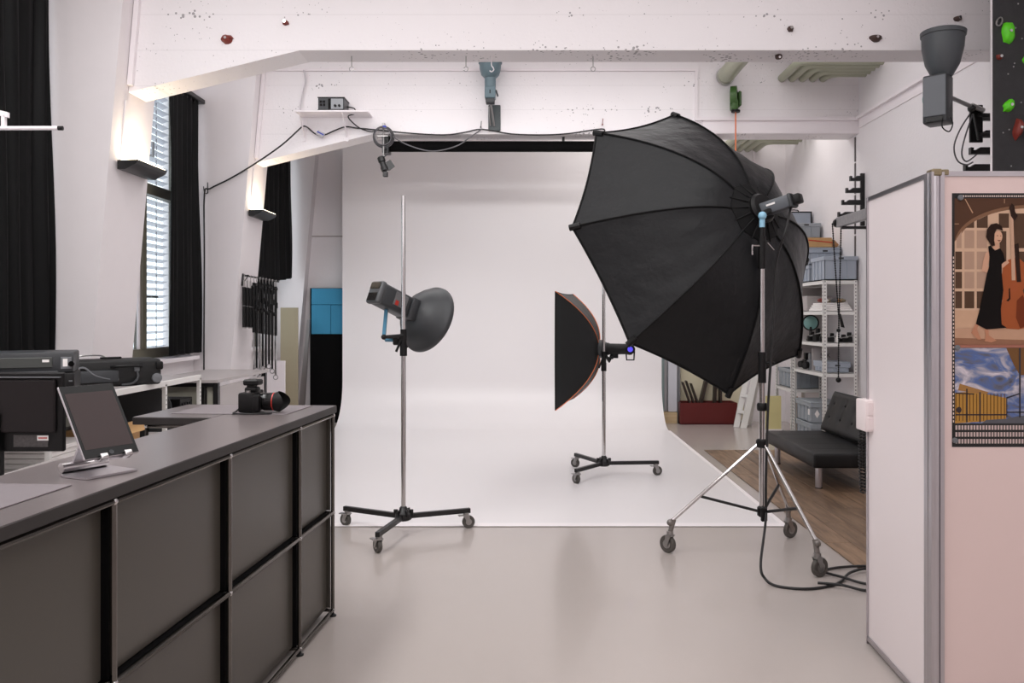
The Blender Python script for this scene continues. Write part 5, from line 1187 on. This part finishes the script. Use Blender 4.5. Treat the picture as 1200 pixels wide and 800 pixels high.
crate('closed grey crate on the floor bottom of the pair beside the sofa', 3.37, 3.74, 9.90, 10.46, .012, .235, M_BIN2, 1)
t = crate('closed grey crate with white stickers stacked on the floor crate', 3.37, 3.74, 9.90, 10.46, .268, .235, M_BIN2, 1)
b = MB(W(t)); b.bb(3.380, 3.383, 9.98, 10.04, .36, .43); b.prism([(3.42, 9.912, .38), (3.45, 9.912, .33), (3.48, 9.912, .38), (3.45, 9.912, .43)], (0, .002, 0)); b.build('sticker', M_WHITEM, t)
crate('long grey crate on the lower shelf of the second rack', 3.38, 3.74, 10.64, 11.24, .622, .24, M_BIN2)
t = thing('cream_board', 'pale yellow framed panel standing behind the sofa end', 'board', (3.22, 11.0, 0))
b = MB(W(t)); b.bb(3.11, 3.35, 11.0, 11.03, .05, .49); b.build('sheet', mat('pale_yellow_board', (214, 204, 150), rough=.6), t)
b = MB(W(t)); b.bb(3.09, 3.36, 10.99, 11.04, .002, .05); b.bb(3.08, 3.11, 10.99, 11.04, .05, .50); b.build('foot_rail', M_TRIM, t)
for k in range(3):
    slab_solo('timber_offcut', ['tall brown timber offcut behind the cream panel', 'middle brown timber offcut behind the cream panel', 'short brown timber offcut behind the cream panel'][k], M_FRAMED if k == 1 else M_CARD, 3.40+.09*k, 3.46+.09*k, 10.66, 10.72, .0, .52-.06*k, 'timber')
# contents of rack shelves
sh1 = 1.6135; 
for k in range(4):
    solo('foam_sheet', ['white foam sheet at the bottom of the rack pile', 'white foam sheet second in the rack pile', 'white foam sheet third in the rack pile', 'white foam sheet topping the rack pile'][k], 'foam sheet', M_WHITEM, (3.55, 9.8, sh1+.024*k), lambda b, k=k: b.box((3.55+.008*k, 9.76+.02*k, sh1+.011+.024*k), (.33-.02*k, .56-.06*k, .022), .03*(k-1.5), .003), group='foam sheets on the rack')
rr = random.Random(11)
for k in range(6):
    x = 3.42+.05*k; mcl = [M_REDH, M_WHITEM, M_OLIVE, M_GREYP, M_CARD, M_OLIVE][k]
    solo('cloth_bundle', ['dark red', 'white', 'olive', 'grey', 'tan', 'moss'][k]+' cloth bundle lying on the foam sheets in the rack', 'cloth', mcl, (x, 9.66, sh1+.10), lambda b, x=x: b.ball((x, 9.68+rr.uniform(-.05, .08), sh1+.121), .042, (1, 1.4, .55), None, 10, .12))
solo('roll_sheet', 'white rolled sheet on the rack above the foam pile', 'roll', M_LGREY, (3.55, 10.1, 1.72), lambda b: b.bb(3.40, 3.72, 10.15, 10.50, 1.614, 1.80, .01))
sh2 = 1.2505
t = thing('reflector_lamp', 'black lamp with a teal front glass on the middle rack shelf', 'lamp', (3.47, 10.2, sh2))
b = MB(W(t)); b.lathe([(.05, 0), (.05, .02), (.018, .03), (.018, .17)], (3.47, 10.2, sh2), (0, 0, 1), 14); b.lathe([(.04, .06), (.09, .03), (.10, .0), (.098, -.005)], (3.47, 10.2, sh2+.22), (.3, 1, 0), 20); b.build('body', M_BLACK, t)
b = MB(W(t)); b.lathe([(.085, -.004), (.07, -.012), (.001, -.016)], (3.47, 10.2, sh2+.22), (.3, 1, 0), 20); b.build('front_glass', M_BOTTLE, t)
gear = [(3.40, 9.98, .11), (3.42, 9.84, .15), (3.44, 9.70, .12), (3.49, 9.57, .10), (3.62, 9.56, .085), (3.69, 9.57, .11)]
for k, (x, y, s_) in enumerate(gear):
    t = thing('clamp', ['black clamp beside the reflector lamp on the rack', 'taller black clamp in the middle of the rack shelf', 'black clamp behind the front rack post', 'black clamp beside the white spray tube', 'small black clamp right of the bead chain', 'black clamp in the rack corner by the wall'][k].replace(' right of', ' behind'), 'clamp', (x, y, sh2))
    b = MB(W(t)); b.box((x, y, sh2+s_*.3), (.085, .06, s_*.6), .5*k, .008); b.box((x+.012, y, sh2+s_*.8), (.045, .04, s_*.5), .5*k, .006); b.build('jaw', M_BLACK, t)
    b = MB(W(t)); b.tube((x-.03, y-.02, sh2+s_*.55), (x+.04, y-.03, sh2+s_*.7), .008, n=8); b.ball((x+.04, y-.03, sh2+s_*.7), .013, n=8); b.build('screw', M_STEEL, t)
t = thing('spray_tube', 'white tube with a black nozzle on the middle rack shelf', 'bottle', (3.545, 9.52, sh2))
b = MB(W(t)); b.lathe([(.018, 0), (.018, .09), (.012, .10), (.010, .12)], (3.545, 9.52, sh2), (.1, 0, 1), 14); b.build('tube', M_WHITEM, t)
b = MB(W(t)); b.lathe([(.016, .12), (.024, .135), (.02, .155)], (3.545, 9.52, sh2), (.1, 0, 1), 12); b.build('nozzle', M_BLACK, t)
sh3 = .9005
t = crate('flat lidded blue grey box on the lower rack shelf', 3.40, 3.70, 9.52, 9.90, sh3, .105, M_BIN, 1)
cu = bpy.data.curves.new('box_lettering', 'FONT'); cu.body = '55K'; cu.size = .075; cu.extrude = .0006; cu.align_x = 'CENTER'; tmp = bpy.data.objects.new('lettering', cu); COL.objects.link(tmp); dg = bpy.context.evaluated_depsgraph_get(); dg.update(); me = bpy.data.meshes.new_from_object(tmp.evaluated_get(dg)); bpy.data.objects.remove(tmp); o = bpy.data.objects.new('lettering', me); COL.objects.link(o); me.materials.clear(); me.materials.append(M_BLACK)
tt = thing('label_card', 'grey card lettered in black standing behind the flat rack box', 'card', (3.58, 9.95, sh3))
b = MB(W(tt)); b.bb(3.40, 3.72, 9.95, 9.956, sh3, sh3+.27); b.build('card', M_LGREY, tt)
o.parent = tt; o.rotation_euler = (PI/2, 0, 0); o.location = W(tt) @ Vector((3.56, 9.949, sh3+.155))
for k, (y, lab) in enumerate(((10.05, 'grey camera body on the lower rack shelf'), (10.22, 'black camera body at the back of the lower rack shelf'))):
    t = thing('old_camera', lab, 'camera', (3.44, y, sh3))
    b = MB(W(t)); b.bb(3.39, 3.50, y-.06, y+.06, sh3, sh3+.12, .01); b.bb(3.40, 3.48, y-.03, y+.04, sh3+.12, sh3+.20, .008); b.build('body', M_GREYP if k == 0 else M_BLACK, t)
    b = MB(W(t)); b.lathe([(.04, 0), (.045, .03), (.04, .06)], (3.39, y, sh3+.06), (-1, -.4, 0), 16); b.build('lens', M_BLACK, t)

# ------------------------------------------------------------------ back corner: red crate with frames, panels, ladder
t = thing('frame_bin', 'low oxblood painted bin on the floor holding picture frames', 'bin', (2.65, 12.0, 0))
rx0, rx1 = P(797, 0, 11.85).x, P(864, 0, 11.85).x
b = MB(W(t)); b.bb(rx0, rx1, 11.85, 11.87, 0, .31); b.bb(rx0, rx1, 12.16, 12.18, 0, .31); b.bb(rx0, rx0+.02, 11.87, 12.16, 0, .31); b.bb(rx1-.02, rx1, 11.87, 12.16, 0, .31); b.bb(rx0, rx1, 11.85, 12.18, 0, .02); b.build('box', M_RED, t)
for k, (px, tl, w_, hh, yy) in enumerate(((816, .34, .022, .60, 11.94), (820.5, .34, .022, .62, 11.94), (825, .34, .022, .58, 11.94), (816, -.24, .045, .72, 12.085), (836, -.05, .035, .66, 12.085), (844, .0, .03, .60, 12.085))):
    x = P(px, 0, yy).x; lab = ['thin dark frame leaning first in the oxblood bin', 'thin dark frame leaning second in the oxblood bin', 'thin dark frame leaning third in the oxblood bin', 'thick dark frame tilted in the middle of the oxblood bin', 'upright dark frame in the oxblood bin', 'last upright dark frame in the oxblood bin'][k]
    solo('picture_frame', lab, 'frame', M_FRAMED, (x, yy, .035), lambda b, x=x, tl=tl, w_=w_, hh=hh, yy=yy: b.box((x-(hh/2)*math.sin(tl), yy, .035+hh/2*math.cos(tl)), (w_, .12, hh), Matrix.Rotation(-tl, 3, 'Y'), .003))
slab_solo('cream_backing', 'cream board against the back wall behind the oxblood bin', M_BEIGE, P(797.5, 0, 12.18).x, P(872, 0, 12.18).x, 12.183, 12.195, .02, 1.5)
slab_solo('lacquer_panel', 'light grey lacquered panel standing beside the white sweep', mat('pale_grey_lacquer', (206, 206, 214), rough=.35), P(783, 0, 12.0).x, P(793.5, 0, 12.0).x, 12.0, 12.10, .165, 1.6)
slab_solo('lacquer_panel', 'narrow grey green panel tucked behind the sweep edge', mat('grey_green_lacquer', (150, 168, 168), rough=.4), P(773.5, 0, 12.05).x, P(778.5, 0, 12.05).x, 12.05, 12.12, .165, 1.6)
slab_solo('lacquer_panel', 'slim grey edge panel beside the oxblood bin', M_GREYP, P(794, 0, 12.0).x, P(796.5, 0, 12.0).x, 12.0, 12.12, .0, 1.6)
slab_solo('pine_block', 'pale pine block on the floor under the lacquered panels', M_PINE, P(772, 0, 11.98).x, P(793.5, 0, 11.98).x, 11.96, 12.14, .0, .16, 'timber')
t = thing('step_ladder', 'white wooden step ladder standing beside the oxblood bin', 'ladder', (3.0, 11.4, 0))
def rail(p0, p1, w_=.055, d_=.03): 
    b = MB(W(t)); p0, p1 = Vector(p0), Vector(p1); b.prism([p0+Vector((-w_/2, 0, 0)), p0+Vector((w_/2, 0, 0)), p1+Vector((w_/2, 0, 0)), p1+Vector((-w_/2, 0, 0))], (0, d_, 0)); b.build('rail', M_RACK, t)
def foot(px, d): v = P(px, 0, d); v.z = .002; return v
rail(foot(863, 11.55), P(876, 437, 11.75), .075); rail(foot(871.5, 11.45), P(886, 437, 11.6), .085)
rail(foot(878, 11.75), P(889, 440, 11.65), .06)
for (a_, c_) in ((P(865.5, 482, 11.6), P(873.5, 483, 11.5)), (P(869.5, 463, 11.66), P(878, 464, 11.56))):
    b = MB(W(t)); b.sweep([a_, c_], .03, 4); b.build('step', M_RACK, t)
